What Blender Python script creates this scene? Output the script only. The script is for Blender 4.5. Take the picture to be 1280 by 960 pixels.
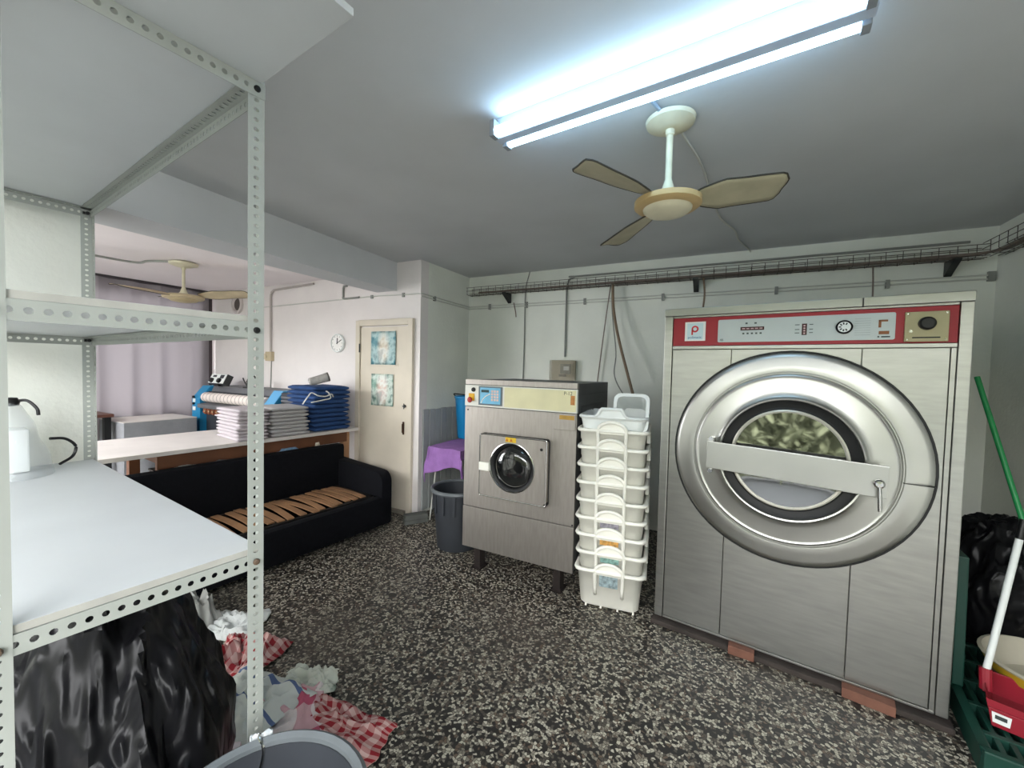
import bpy, bmesh, math, random
from mathutils import Vector, Matrix, noise
PI = math.pi
R = math.radians
random.seed(7)
for o in list(bpy.data.objects):
    bpy.data.objects.remove(o)
S = bpy.context.scene
C = S.collection

# ---------------------------------------------------------------- camera
def aim(yaw, pitch, roll):
    f = Vector((-math.sin(yaw)*math.cos(pitch), math.cos(yaw)*math.cos(pitch), -math.sin(pitch)))
    r = Vector((math.cos(yaw), math.sin(yaw), 0)); u = r.cross(f)
    r2 = r*math.cos(roll)+u*math.sin(roll); u2 = -r*math.sin(roll)+u*math.cos(roll)
    return Matrix((r2, u2, -f)).transposed().to_4x4()
cd = bpy.data.cameras.new('camera'); cam = bpy.data.objects.new('camera', cd); C.objects.link(cam)
cd.sensor_fit = 'HORIZONTAL'; cd.sensor_width = 36; cd.lens = 36*511.9/1280; cd.clip_start = .02
cam.matrix_world = Matrix.Translation((0, 0, 1.6)) @ aim(R(27.75), R(2.08), R(1.40))
S.camera = cam

# ---------------------------------------------------------------- sky, exposure
W = bpy.data.worlds.new('World'); S.world = W; W.use_nodes = True
bg = W.node_tree.nodes['Background']
bg.inputs[0].default_value = (.96, .97, .98, 1); bg.inputs[1].default_value = 7.8
vs = S.view_settings
vs.view_transform = 'Standard'; vs.look = 'None'; vs.gamma = 1; vs.use_curve_mapping = False
vs.exposure = 0.95

def portal(name, loc, size, rot):
    l = bpy.data.lights.new(name, 'AREA'); l.shape = 'RECTANGLE'; l.size, l.size_y = size
    l.cycles.is_portal = True
    o = bpy.data.objects.new(name, l); C.objects.link(o); o.location = loc; o.rotation_euler = rot
sun = bpy.data.lights.new('sun', 'SUN'); sun.energy = 2.5; sun.angle = R(1); sun.color = (1, .95, .84)
so_ = bpy.data.objects.new('sun', sun); C.objects.link(so_); so_.rotation_euler = (R(-48), 0, R(-15))
portal('entrance_daylight_portal', (-.5, -1.22, 1.3), (4.2, 2.6), (R(90), 0, 0))  # sampling portal in the invented entrance
portal('window_daylight_portal', (-5.2, -.12, 1.4), (3.2, 2.4), (R(90), 0, 0))  # sampling portal in the invented ironing room window

# ---------------------------------------------------------------- materials
def lin(h):
    if isinstance(h, str):
        h = h.lstrip('#'); c = [int(h[i:i+2], 16)/255 for i in (0, 2, 4)]
        return tuple((v/12.92 if v <= .04045 else ((v+.055)/1.055)**2.4) for v in c)
    return h
MATS = {}
def mat(name, col, rough=.6, metal=0, var=.12, vscale=6, bump=0, bscale=60, spec=.5, trans=0, emit=None, alpha=1, coat=0, ior=1.45, stain=None):
    """plain procedural surface: a base colour that drifts a little with noise, optional relief"""
    if name in MATS: return MATS[name]
    m = bpy.data.materials.new(name); m.use_nodes = True; MATS[name] = m
    nt = m.node_tree; N = nt.nodes; L = nt.links; b = N['Principled BSDF']
    c = lin(col)
    tc = N.new('ShaderNodeTexCoord')
    out = None
    if var:
        nz = N.new('ShaderNodeTexNoise'); nz.inputs['Scale'].default_value = vscale; nz.inputs['Detail'].default_value = 5
        L.new(tc.outputs['Object'], nz.inputs['Vector'])
        mr = N.new('ShaderNodeValToRGB'); e = mr.color_ramp.elements
        e[0].position = .3; e[1].position = .7
        e[0].color = (*[v*(1-var) for v in c], 1); e[1].color = (*[min(1, v*(1+var*.6)) for v in c], 1)
        L.new(nz.outputs['Fac'], mr.inputs['Fac']); out = mr.outputs['Color']
        if stain:
            sc, sscale, thr = stain
            n2 = N.new('ShaderNodeTexNoise'); n2.inputs['Scale'].default_value = sscale; n2.inputs['Detail'].default_value = 6
            L.new(tc.outputs['Object'], n2.inputs['Vector'])
            r2 = N.new('ShaderNodeValToRGB'); r2.color_ramp.elements[0].position = thr; r2.color_ramp.elements[1].position = min(1, thr+.12)
            L.new(n2.outputs['Fac'], r2.inputs['Fac'])
            mx = N.new('ShaderNodeMix'); mx.data_type = 'RGBA'
            L.new(r2.outputs['Color'], mx.inputs['Factor']); L.new(out, mx.inputs['A']); mx.inputs['B'].default_value = (*lin(sc), 1)
            out = mx.outputs['Result']
        L.new(out, b.inputs['Base Color'])
    else:
        b.inputs['Base Color'].default_value = (*c, 1)
    b.inputs['Roughness'].default_value = rough; b.inputs['Metallic'].default_value = metal
    b.inputs['Specular IOR Level'].default_value = spec; b.inputs['IOR'].default_value = ior
    b.inputs['Transmission Weight'].default_value = trans; b.inputs['Alpha'].default_value = alpha
    b.inputs['Coat Weight'].default_value = coat
    if emit:
        b.inputs['Emission Color'].default_value = (*lin(emit[0]), 1); b.inputs['Emission Strength'].default_value = emit[1]
    if bump:
        n3 = N.new('ShaderNodeTexNoise'); n3.inputs['Scale'].default_value = bscale; n3.inputs['Detail'].default_value = 4
        L.new(tc.outputs['Object'], n3.inputs['Vector'])
        bp = N.new('ShaderNodeBump'); bp.inputs['Strength'].default_value = bump; bp.inputs['Distance'].default_value = .01
        L.new(n3.outputs['Fac'], bp.inputs['Height']); L.new(bp.outputs['Normal'], b.inputs['Normal'])
    return m

def steel(name, col, rough, stretch, sc=9, bump=.04):
    """brushed sheet: metallic with stretched streaks in colour and roughness and slow dents"""
    m = bpy.data.materials.new(name); m.use_nodes = True; MATS[name] = m
    nt = m.node_tree; N = nt.nodes; L = nt.links; b = N['Principled BSDF']; c = lin(col)
    tc = N.new('ShaderNodeTexCoord'); mp = N.new('ShaderNodeMapping'); mp.inputs['Scale'].default_value = stretch
    L.new(tc.outputs['Object'], mp.inputs['Vector'])
    nz = N.new('ShaderNodeTexNoise'); nz.inputs['Scale'].default_value = sc; nz.inputs['Detail'].default_value = 3; nz.inputs['Roughness'].default_value = .5
    L.new(mp.outputs['Vector'], nz.inputs['Vector'])
    cr = N.new('ShaderNodeValToRGB'); e = cr.color_ramp.elements; e[0].position = .3; e[1].position = .72
    e[0].color = (*[v*.9 for v in c], 1); e[1].color = (*[min(1, v*1.07) for v in c], 1)
    L.new(nz.outputs['Fac'], cr.inputs['Fac']); L.new(cr.outputs['Color'], b.inputs['Base Color'])
    mr = N.new('ShaderNodeMapRange'); mr.inputs['To Min'].default_value = rough; mr.inputs['To Max'].default_value = rough+.08
    L.new(nz.outputs['Fac'], mr.inputs['Value']); L.new(mr.outputs['Result'], b.inputs['Roughness'])
    b.inputs['Metallic'].default_value = 1
    n2 = N.new('ShaderNodeTexNoise'); n2.inputs['Scale'].default_value = 3.5; n2.inputs['Detail'].default_value = 2
    L.new(tc.outputs['Object'], n2.inputs['Vector'])
    bp = N.new('ShaderNodeBump'); bp.inputs['Strength'].default_value = bump; bp.inputs['Distance'].default_value = .05
    L.new(n2.outputs['Fac'], bp.inputs['Height']); L.new(bp.outputs['Normal'], b.inputs['Normal'])
    return m

def terrazzo():
    m = bpy.data.materials.new('terrazzo'); m.use_nodes = True; MATS['terrazzo'] = m
    nt = m.node_tree; N = nt.nodes; L = nt.links; b = N['Principled BSDF']
    tc = N.new('ShaderNodeTexCoord')
    dn = N.new('ShaderNodeTexNoise'); dn.inputs['Scale'].default_value = 35; dn.inputs['Detail'].default_value = 2
    L.new(tc.outputs['Object'], dn.inputs['Vector'])
    va = N.new('ShaderNodeVectorMath'); va.operation = 'MULTIPLY_ADD'; va.inputs[1].default_value = (.018, .018, .018)
    L.new(dn.outputs['Color'], va.inputs[0]); L.new(tc.outputs['Object'], va.inputs[2])
    def layer(scale, edge, bits):
        v = N.new('ShaderNodeTexVoronoi'); v.voronoi_dimensions = '2D'; v.inputs['Scale'].default_value = scale; v.inputs['Randomness'].default_value = 1
        e = N.new('ShaderNodeTexVoronoi'); e.voronoi_dimensions = '2D'; e.feature = 'DISTANCE_TO_EDGE'; e.inputs['Scale'].default_value = scale
        L.new(va.outputs[0], v.inputs['Vector']); L.new(va.outputs[0], e.inputs['Vector'])
        sp = N.new('ShaderNodeSeparateColor'); L.new(v.outputs['Color'], sp.inputs[0])
        cr = N.new('ShaderNodeValToRGB'); cr.color_ramp.interpolation = 'CONSTANT'
        el = cr.color_ramp.elements
        for i, (p, c) in enumerate(bits):
            k = el[i] if i < 2 else el.new(p)
            k.position = p; k.color = (*lin(c), 1)
        L.new(sp.outputs[0], cr.inputs['Fac'])
        st = N.new('ShaderNodeMapRange'); st.inputs['From Min'].default_value = edge; st.inputs['From Max'].default_value = edge+.05
        L.new(e.outputs['Distance'], st.inputs['Value'])
        mx = N.new('ShaderNodeMix'); mx.data_type = 'RGBA'; mx.inputs['A'].default_value = (*lin('#1d1b19'), 1)
        L.new(st.outputs['Result'], mx.inputs['Factor']); L.new(cr.outputs['Color'], mx.inputs['B'])
        return mx.outputs['Result']
    a = layer(76, .05, [(0, '#1c1a19'), (.36, '#48433c'), (.5, '#7d776b'), (.70, '#b0ab9b'), (.92, '#5f5043')])
    sn = N.new('ShaderNodeTexNoise'); sn.inputs['Scale'].default_value = 1.1; sn.inputs['Detail'].default_value = 5
    L.new(tc.outputs['Object'], sn.inputs['Vector'])
    sr = N.new('ShaderNodeValToRGB'); sr.color_ramp.elements[0].position = .5; sr.color_ramp.elements[1].position = .75
    sr.color_ramp.elements[1].color = (.55, .55, .55, 1)
    L.new(sn.outputs['Fac'], sr.inputs['Fac'])
    mx = N.new('ShaderNodeMix'); mx.data_type = 'RGBA'; mx.inputs['B'].default_value = (*lin('#4a4038'), 1)
    L.new(sr.outputs['Color'], mx.inputs['Factor']); L.new(a, mx.inputs['A'])
    L.new(mx.outputs['Result'], b.inputs['Base Color'])
    rn = N.new('ShaderNodeMapRange'); rn.inputs['To Min'].default_value = .38; rn.inputs['To Max'].default_value = .62
    L.new(sn.outputs['Fac'], rn.inputs['Value']); L.new(rn.outputs['Result'], b.inputs['Roughness'])
    return m

def gingham(name, c0, c1, n, stripe=.5, axis=None):
    """woven check from the cloth's own UV map"""
    m = bpy.data.materials.new(name); m.use_nodes = True; MATS[name] = m
    nt = m.node_tree; N = nt.nodes; L = nt.links; b = N['Principled BSDF']; b.inputs['Roughness'].default_value = .9
    tc = N.new('ShaderNodeTexCoord'); sp = N.new('ShaderNodeSeparateXYZ'); L.new(tc.outputs['UV'], sp.inputs[0])
    def band(o):
        a = N.new('ShaderNodeMath'); a.operation = 'MULTIPLY'; a.inputs[1].default_value = n; L.new(o, a.inputs[0])
        f = N.new('ShaderNodeMath'); f.operation = 'FRACT'; L.new(a.outputs[0], f.inputs[0])
        g = N.new('ShaderNodeMath'); g.operation = 'GREATER_THAN'; g.inputs[1].default_value = stripe; L.new(f.outputs[0], g.inputs[0]); return g.outputs[0]
    if axis == 'Y': fac = band(sp.outputs['Y'])
    else:
        s = N.new('ShaderNodeMath'); s.operation = 'ADD'; L.new(band(sp.outputs['X']), s.inputs[0]); L.new(band(sp.outputs['Y']), s.inputs[1])
        h = N.new('ShaderNodeMath'); h.operation = 'MULTIPLY'; h.inputs[1].default_value = .5; L.new(s.outputs[0], h.inputs[0]); fac = h.outputs[0]
    mx = N.new('ShaderNodeMix'); mx.data_type = 'RGBA'; mx.inputs['A'].default_value = (*lin(c0), 1); mx.inputs['B'].default_value = (*lin(c1), 1)
    L.new(fac, mx.inputs['Factor']); L.new(mx.outputs['Result'], b.inputs['Base Color'])
    return m

def print_mat(name, cols, scale, mid):
    """a printed picture: drifting patches of colour with a pale figure-like patch in the middle"""
    m = bpy.data.materials.new(name); m.use_nodes = True; MATS[name] = m
    nt = m.node_tree; N = nt.nodes; L = nt.links; b = N['Principled BSDF']; b.inputs['Roughness'].default_value = .5
    tc = N.new('ShaderNodeTexCoord'); nz = N.new('ShaderNodeTexNoise'); nz.inputs['Scale'].default_value = scale; nz.inputs['Detail'].default_value = 4
    L.new(tc.outputs['Object'], nz.inputs['Vector'])
    cr = N.new('ShaderNodeValToRGB'); el = cr.color_ramp.elements
    for i, c in enumerate(cols):
        p = .3+.42*i/(len(cols)-1); k = el[i] if i < 2 else el.new(p); k.position = p; k.color = (*lin(c), 1)
    L.new(nz.outputs['Fac'], cr.inputs['Fac'])
    mp = N.new('ShaderNodeMapping'); mp.inputs['Scale'].default_value = (9, 1, 4.2); L.new(tc.outputs['Object'], mp.inputs['Vector'])
    ln = N.new('ShaderNodeVectorMath'); ln.operation = 'LENGTH'; L.new(mp.outputs['Vector'], ln.inputs[0])
    mr = N.new('ShaderNodeMapRange'); mr.inputs['From Min'].default_value = .45; mr.inputs['From Max'].default_value = .95
    mr.inputs['To Min'].default_value = .75; mr.inputs['To Max'].default_value = 0
    L.new(ln.outputs['Value'], mr.inputs['Value'])
    c2 = N.new('ShaderNodeValToRGB'); e2 = c2.color_ramp.elements
    for i, c in enumerate(mid):
        p = .35+.3*i/(len(mid)-1); k = e2[i] if i < 2 else e2.new(p); k.position = p; k.color = (*lin(c), 1)
    L.new(nz.outputs['Fac'], c2.inputs['Fac'])
    mx = N.new('ShaderNodeMix'); mx.data_type = 'RGBA'; L.new(mr.outputs['Result'], mx.inputs['Factor'])
    L.new(cr.outputs['Color'], mx.inputs['A']); L.new(c2.outputs['Color'], mx.inputs['B']); L.new(mx.outputs['Result'], b.inputs['Base Color'])
    return m

WALL = mat('wall_paint_green_white', '#e3e5dc', .75, var=.06, vscale=2.5, bump=.25, bscale=35)
WALLW = mat('wall_white_pink_light', '#e2dcda', .8, var=.05, vscale=2.5, bump=.2, bscale=35)  # white walls, the room's pinker light is put into this tint
CEIL = mat('ceiling_paint', '#c9cbcd', .8, var=.06, vscale=1.6, bump=.12, bscale=18)
CEILW = mat('ceiling_paint_light', '#efe7e8', .8, var=.04, vscale=2)
SHELF = mat('shelf_enamel', '#989c96', .5, var=.07, vscale=5, stain=('#8d8a7c', 14, .72))
BOARD = mat('shelf_melamine', '#bfc3c5', .45, var=.04, vscale=4)
BOARDE = mat('board_edge', '#a3a29b', .7, var=.1, vscale=20)
CREAM = mat('cream_enamel', '#d8d2b8', .45, var=.08, vscale=12, stain=('#b39a6b', 16, .7))
BLACK = mat('black_plastic', '#0c0c0d', .4, var=0)
BLACKR = mat('black_rubber', '#121314', .55, var=.2)
WHITEP = mat('white_plastic', '#eeece2', .4, var=.05, vscale=8)
WHITEP2 = mat('white_plastic_cool', '#e2e6e4', .4, var=.05, vscale=8)
CABLE = mat('cable_grey', '#8e8f8a', .6, var=.1)
CABLEW = mat('cable_white', '#c9c9c2', .6, var=.05)
WIRE = mat('tray_wire', '#5f5a53', .5, metal=.6, var=.2, vscale=30)
DARKCABLE = mat('cable_dark', '#80736a', .7, var=.2, vscale=30)
BRONZECABLE = mat('cable_bronze', '#84705c', .6, var=.15)
STEEL = steel('stainless_sheet', '#a8a8a4', .285, (1, 1, 7), 6, .012)
STEELR = steel('stainless_door', '#b4b4b0', .285, (1, 1, 1), 2, .006)
STEELW = steel('stainless_washer', '#aaa49e', .46, (8, 1, 1.2), 7, .03)
STEELD = mat('steel_dark', '#4c4d4d', .5, metal=.8, var=.2)
CHROME = mat('chrome', '#c6c6c4', .16, metal=1, var=.05)
def bag_mat():
    m = bpy.data.materials.new('bin_liner_black'); m.use_nodes = True; MATS['bin_liner_black'] = m
    nt = m.node_tree; N = nt.nodes; L = nt.links; b = N['Principled BSDF']
    b.inputs['Base Color'].default_value = (.006, .006, .007, 1); b.inputs['Roughness'].default_value = .3; b.inputs['Specular IOR Level'].default_value = .15
    tc = N.new('ShaderNodeTexCoord'); mp = N.new('ShaderNodeMapping'); mp.inputs['Rotation'].default_value = (.5, .6, .3); mp.inputs['Scale'].default_value = (12, 18, 5)
    L.new(tc.outputs['Object'], mp.inputs['Vector'])
    n = N.new('ShaderNodeTexNoise'); n.noise_type = 'RIDGED_MULTIFRACTAL'; n.inputs['Scale'].default_value = 1.4; n.inputs['Detail'].default_value = 4
    L.new(mp.outputs['Vector'], n.inputs['Vector'])
    bp = N.new('ShaderNodeBump'); bp.inputs['Strength'].default_value = 1; bp.inputs['Distance'].default_value = .045
    L.new(n.outputs['Fac'], bp.inputs['Height']); L.new(bp.outputs['Normal'], b.inputs['Normal'])
    return m
BLACKBAG = bag_mat()
TERR = terrazzo()

# ---------------------------------------------------------------- mesh builder
class B:
    def __init__(s): s.v = []; s.f = []; s.uv = {}
    def add(s, vs, fs):
        n = len(s.v); s.v += [tuple(p) for p in vs]; s.f += [tuple(i+n for i in f) for f in fs]; return s
    def box(s, x0, x1, y0, y1, z0, z1, M=None):
        p = [Vector(q) for q in ((x0,y0,z0),(x1,y0,z0),(x1,y1,z0),(x0,y1,z0),(x0,y0,z1),(x1,y0,z1),(x1,y1,z1),(x0,y1,z1))]
        if M: p = [M @ q for q in p]
        return s.add(p, [(3,2,1,0),(4,5,6,7),(0,1,5,4),(1,2,6,5),(2,3,7,6),(3,0,4,7)])
    def prism(s, pts, z0, z1, M=None):
        n = len(pts); p = [Vector((x,y,z0)) for x,y in pts]+[Vector((x,y,z1)) for x,y in pts]
        if M: p = [M @ q for q in p]
        return s.add(p, [tuple(range(n-1,-1,-1)), tuple(range(n,2*n))]+[(i,(i+1)%n,n+(i+1)%n,n+i) for i in range(n)])
    def loft(s, loops, cap0=True, cap1=True, closed=True):
        n = len(loops[0]); vs = [p for l in loops for p in l]; fs = []
        for k in range(len(loops)-1):
            for i in range(n if closed else n-1):
                j = (i+1)%n; fs.append((k*n+i, k*n+j, (k+1)*n+j, (k+1)*n+i))
        if cap0: fs.append(tuple(range(n-1,-1,-1)))
        if cap1: fs.append(tuple((len(loops)-1)*n+i for i in range(n)))
        return s.add(vs, fs)
    def lathe(s, prof, seg=32, M=None, cap=False):
        """(radius, height) profile turned round Z, then moved by M"""
        L = []
        for r, z in prof:
            l = [Vector((r*math.cos(2*PI*i/seg), r*math.sin(2*PI*i/seg), z)) for i in range(seg)]
            L.append([M @ p for p in l] if M else l)
        return s.loft(L, cap, cap)
    def cyl(s, a, b, r, seg=12, r2=None):
        a = Vector(a); b = Vector(b); d = (b-a); q = d.to_track_quat('Z', 'Y').to_matrix().to_4x4()
        return s.lathe([(r, 0), (r if r2 is None else r2, d.length)], seg, Matrix.Translation(a) @ q, True)
    def tube(s, pts, r, seg=8, rf=None):
        pts = [Vector(p) for p in pts]; L = []; up = Vector((0, 0, 1))
        for i, p in enumerate(pts):
            t = (pts[min(i+1, len(pts)-1)]-pts[max(i-1, 0)]).normalized()
            u = up if abs(t.dot(up)) < .95 else Vector((1, 0, 0))
            a = t.cross(u).normalized(); b = a.cross(t)
            if i and a.dot(la) < 0 and False: a = -a; b = -b
            la = a; rr = r if rf is None else r*rf(i/(len(pts)-1))
            L.append([p+a*rr*math.cos(2*PI*k/seg)+b*rr*math.sin(2*PI*k/seg) for k in range(seg)])
        return s.loft(L)
    def grid(s, fn, nu, nv, uv=True):
        n = len(s.v)
        for j in range(nv+1):
            for i in range(nu+1):
                s.v.append(tuple(fn(i/nu, j/nv)));
                if uv: s.uv[len(s.v)-1] = (i/nu, j/nv)
        for j in range(nv):
            for i in range(nu):
                a = n+j*(nu+1)+i; s.f.append((a, a+1, a+nu+2, a+nu+1))
        return s
def curve(pts, n=8):
    """Catmull-Rom through the points"""
    P = [Vector(p) for p in pts]; P = [2*P[0]-P[1]]+P+[2*P[-1]-P[-2]]; o = []
    for k in range(1, len(P)-2):
        for i in range(n):
            t = i/n; a, b, c, d = P[k-1:k+3]
            o.append(.5*((2*b)+(c-a)*t+(2*a-5*b+4*c-d)*t*t+(3*b-a-3*c+d)*t**3))
    return o+[P[-2]]
def rrect(w, d, r, z, n=4, cx=0, cy=0):
    o = []
    for sx, sy, a0 in ((1,1,0),(-1,1,90),(-1,-1,180),(1,-1,270)):
        for k in range(n+1):
            a = R(a0+90*k/n); o.append(Vector((cx+sx*(w/2-r)+r*math.cos(a), cy+sy*(d/2-r)+r*math.sin(a), z)))
    return o
def mesh(name, b, smooth=False, bevel=0):
    me = bpy.data.meshes.new(name); me.from_pydata(b.v, [], b.f); me.update()
    bm = bmesh.new(); bm.from_mesh(me)
    if not b.uv: bmesh.ops.recalc_face_normals(bm, faces=bm.faces[:])
    if bevel:
        bmesh.ops.remove_doubles(bm, verts=bm.verts[:], dist=1e-5)
        ed = [e for e in bm.edges if len(e.link_faces) == 2 and e.calc_face_angle(0) > .6]
        bmesh.ops.bevel(bm, geom=ed, offset=bevel, segments=2, affect='EDGES', profile=.6)
    if b.uv:
        ul = bm.loops.layers.uv.new('UVMap')
        for f in bm.faces:
            for l in f.loops: l[ul].uv = b.uv.get(l.vert.index, (0, 0))
    bm.to_mesh(me); bm.free()
    if smooth:
        for p in me.polygons: p.use_smooth = True
    return me
def obj(name, b, m, parent=None, smooth=False, bevel=0, world=False, solid=0, loc=None, rot=None, label=None, sub=0):
    """one mesh object; world=True: the builder's points are world points and the parent is unrotated"""
    me = b if isinstance(b, bpy.types.Mesh) else mesh(name, b, smooth, bevel)
    o = bpy.data.objects.new(name, me); C.objects.link(o)
    if m and not me.materials: me.materials.append(m)
    if smooth:
        try: me.set_sharp_from_angle(angle=R(38))
        except Exception: pass
    if parent:
        o.parent = parent
        if world:
            p = parent; t = Vector()
            while p: t += p.location; p = p.parent
            o.location = -t
    if loc is not None: o.location = loc
    if rot is not None: o.rotation_euler = rot
    if solid:
        k = o.modifiers.new('thickness', 'SOLIDIFY'); k.thickness = solid; k.offset = 0
    if sub:
        k = o.modifiers.new('smooth', 'SUBSURF'); k.levels = k.render_levels = sub
    if label: o['label'] = label
    return o
def tag(o, label, cat, group=None):
    o['label'] = label; o['category'] = cat
    if group: o['group'] = group
    return o
def thing(name, label, cat, loc=(0,0,0), rz=0, group=None):
    o = bpy.data.objects.new(name, None); C.objects.link(o); o.empty_display_size = .05
    o.location = loc; o.rotation_euler = (0, 0, R(rz)); return tag(o, label, cat, group)
def struct(name, b, m, label, bevel=0, smooth=False):
    o = obj(name, b, m, bevel=bevel, smooth=smooth); o['kind'] = 'structure'; o['label'] = label; o['category'] = name.split('_')[0]; return o
def text(name, s, size, m, parent, loc, rot=(R(90),0,0), depth=.0006, align='CENTER'):
    cu = bpy.data.curves.new(name, 'FONT'); cu.body = s; cu.size = size; cu.extrude = depth; cu.align_x = align; cu.align_y = 'CENTER'
    t = bpy.data.objects.new(name, cu); C.objects.link(t)
    dg = bpy.context.evaluated_depsgraph_get(); me = bpy.data.meshes.new_from_object(t.evaluated_get(dg))
    bpy.data.objects.remove(t); me.materials.clear()
    return obj(name, me, m, parent, loc=loc, rot=rot)
def nz(x, y=0, z=0): return noise.noise(Vector((x, y, z)))
FRONT = Matrix.Rotation(R(90), 4, 'X')     # turns +Z into -Y: lathe axis pointing out of a front face
def mfront(x, y, z): return Matrix.Translation((x, y, z)) @ FRONT

# ================================================================ the setting
CZ = 2.73
def LX(y): return -3.239-.0848*(y-3.384)            # front face of the left wall and the beam above the opening
fl = struct('floor', B().prism([(-7.1, -.25), (-3.2, -.25), (-3.2, -1.35), (1.86, -1.35), (1.86, 4.47), (-7.1, 4.47)], -.1, 0), TERR, 'dark terrazzo floor with pale stone chips')
struct('ceiling', B().prism([(LX(-1.35)-.3, -1.35), (1.86, -1.35), (1.86, 4.47), (-3.5, 4.47)], CZ, CZ+.12), CEIL, 'grey painted ceiling of the front room')
struct('ceiling_ironing_room', B().prism([(-7.1, -.25), (LX(-.25)-.3, -.25), (-3.5, 3.5), (-7.1, 3.5)], 2.64, 2.73), CEILW, 'pale ceiling of the room with the ironing machine')
struct('wall_back', B().box(-2.95, 1.86, 4.32, 4.47, 0, CZ), WALL, 'pale green white wall behind the machines')
struct('wall_right', B().box(1.71, 1.86, -1.2, 4.32, 0, CZ), WALL, 'shaded pale wall at the right')
struct('wall_door', B().box(-7.1, -2.9, 3.396, 3.52, 0, CZ), WALLW, 'white wall with the door and the clock')
struct('wall_pillar', B().prism([(-3.0, 3.5), (-2.9, 3.397), (-2.911, 4.32), (-3.0, 4.32)], 0, CZ), WALL, 'side of the wall projection beside the washing machine')
struct('wall_left', B().prism([(LX(-1.2), -1.2), (LX(.9), .9), (LX(.9)-.36, .9), (LX(-1.2)-.36, -1.2)], 0, CZ), WALL, 'white wall behind the metal shelf')
struct('trim_1', B().prism([(LX(.9), .9), (LX(3.396), 3.396), (-3.535, 3.396), (-3.43, .9)], 2.425, CZ), CEIL, 'beam across the wide opening to the ironing room')
struct('wall_window', B().box(-7.1, -6.95, -.1, .6, 0, 2.64).box(-7.1, -6.95, 3.2, 3.4, 0, 2.64).box(-7.1, -6.95, .6, 3.2, 0, .9).box(-7.1, -6.95, .6, 3.2, 2.45, 2.64), WALLW, 'window wall behind the grey curtain')
fw = B()
for a in ((-2.9,-2.6,0,CZ),(-2.6,1.6,2.6,CZ),(1.6,1.86,0,CZ)): fw.box(a[0], a[1], -1.35, -1.2, a[2], a[3])  # made-up entrance opening, sized to let daylight in
for a in ((-7.1,-6.8,0,2.64),(-6.8,-3.6,0,.2),(-6.8,-3.6,2.6,2.64),(-3.6,-3.2,0,2.64)): fw.box(a[0], a[1], -.25, -.1, a[2], a[3])  # made-up street window, sized to brighten the ironing room
struct('wall_front', fw, WALL, 'unseen street wall, entrance and ironing room window invented to let daylight in')
struct('ground_outside', B().prism([(-14, -14), (10, -14), (10, -1.35), (-3.2, -1.35), (-3.2, -.25), (-14, -.25)], -.16, -.05), mat('asphalt', '#4e5153', .9, bump=.3), 'invented grey pavement outside the entrance')  # made-up ground, there for the daylight and the reflections
# a made-up hedge across the street, seen only mirrored in the steel doors
hb = B(); random.seed(3)
for i in range(7000):
    x = random.uniform(-9, 6); z = random.uniform(.1, 3.7); y = -8.6+random.uniform(-.35, .35)
    r = random.uniform(.05, .13); q = Matrix.Translation((x, y, z)) @ Matrix.Rotation(random.random()*3, 4, 'Z') @ Matrix.Rotation(random.random()*3, 4, 'X') @ Matrix.Diagonal((r, r*.35, r*1.7, 1))
    hb.add([q @ Vector(p) for p in ((1,0,0),(-1,0,0),(0,1,0),(0,-1,0),(0,0,1),(0,0,-1))], [(0,2,4),(2,1,4),(1,3,4),(3,0,4),(2,0,5),(1,2,5),(3,1,5),(0,3,5)])
hb.box(-9, 6, -9.0, -8.8, .0, 3.6)
ho = obj('reflection_hedge', hb, mat('hedge_leaves', '#7f8568', .8, var=.4, vscale=4)); ho['kind'] = 'stuff'; tag(ho, 'invented green hedge across the street outside', 'reflection_hedge')

# ---- door with frame and two pinned prints
DOORW = mat('door_paint', '#d3c9b8', .5, var=.06, vscale=4, bump=.05, stain=('#b7a98f', 5, .72))
d = struct('door_1', B().box(-3.76, -3.045, 3.378, 3.399, .03, 2.035), DOORW, 'cream wooden door with two pictures pinned on it', bevel=.002)
obj('door_frame', B().box(-3.83, -3.765, 3.36, 3.4, 0, 2.115).box(-3.04, -2.975, 3.36, 3.4, 0, 2.115).box(-3.765, -3.04, 3.36, 3.4, 2.05, 2.115), DOORW, d, bevel=.006)
obj('threshold', B().box(-3.765, -3.04, 3.33, 3.4, 0, .03), mat('threshold_stone', '#8d867a', .7), d)
mol = B()
for x0, x1, z0, z1 in ((-3.66,-3.19,1.60,1.63),(-3.66,-3.19,.2,.23)): mol.box(x0, x1, 3.372, 3.38, z0, z1)
obj('door_rail', mol, DOORW, d, bevel=.003)
obj('door_handle', B().box(-3.105, -3.085, 3.366, 3.379, .86, 1.0).box(-3.1, -3.09, 3.35, 3.37, .88, .98), mat('brown_metal', '#4d3527', .4, metal=.5), d, bevel=.003)
obj('lock', B().cyl((-3.08, 3.38, 1.17), (-3.08, 3.362, 1.17), .016).box(-3.1, -3.06, 3.355, 3.363, 1.165, 1.175).box(-3.083, -3.077, 3.355, 3.363, 1.14, 1.2), STEELD, d)
obj('hinge', B().cyl((-3.765, 3.362, 1.75), (-3.765, 3.362, 1.85), .008, 8), STEELD, d)
def poster(label, x0, x1, z0, z1, m, grp='prints pinned to the door'):
    cx, cz = (x0+x1)/2, (z0+z1)/2
    b = B().grid(lambda u, v: (x0-cx+(x1-x0)*u, -.004-.012*max(0, abs(u-.5)*2-.7)-.01*max(0, .12-v), z0-cz+(z1-z0)*v), 10, 12)
    o = obj('picture_print', b, m, smooth=True, solid=.0012, loc=(cx, 3.374, cz)); return tag(o, label, 'picture', grp)
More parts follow.
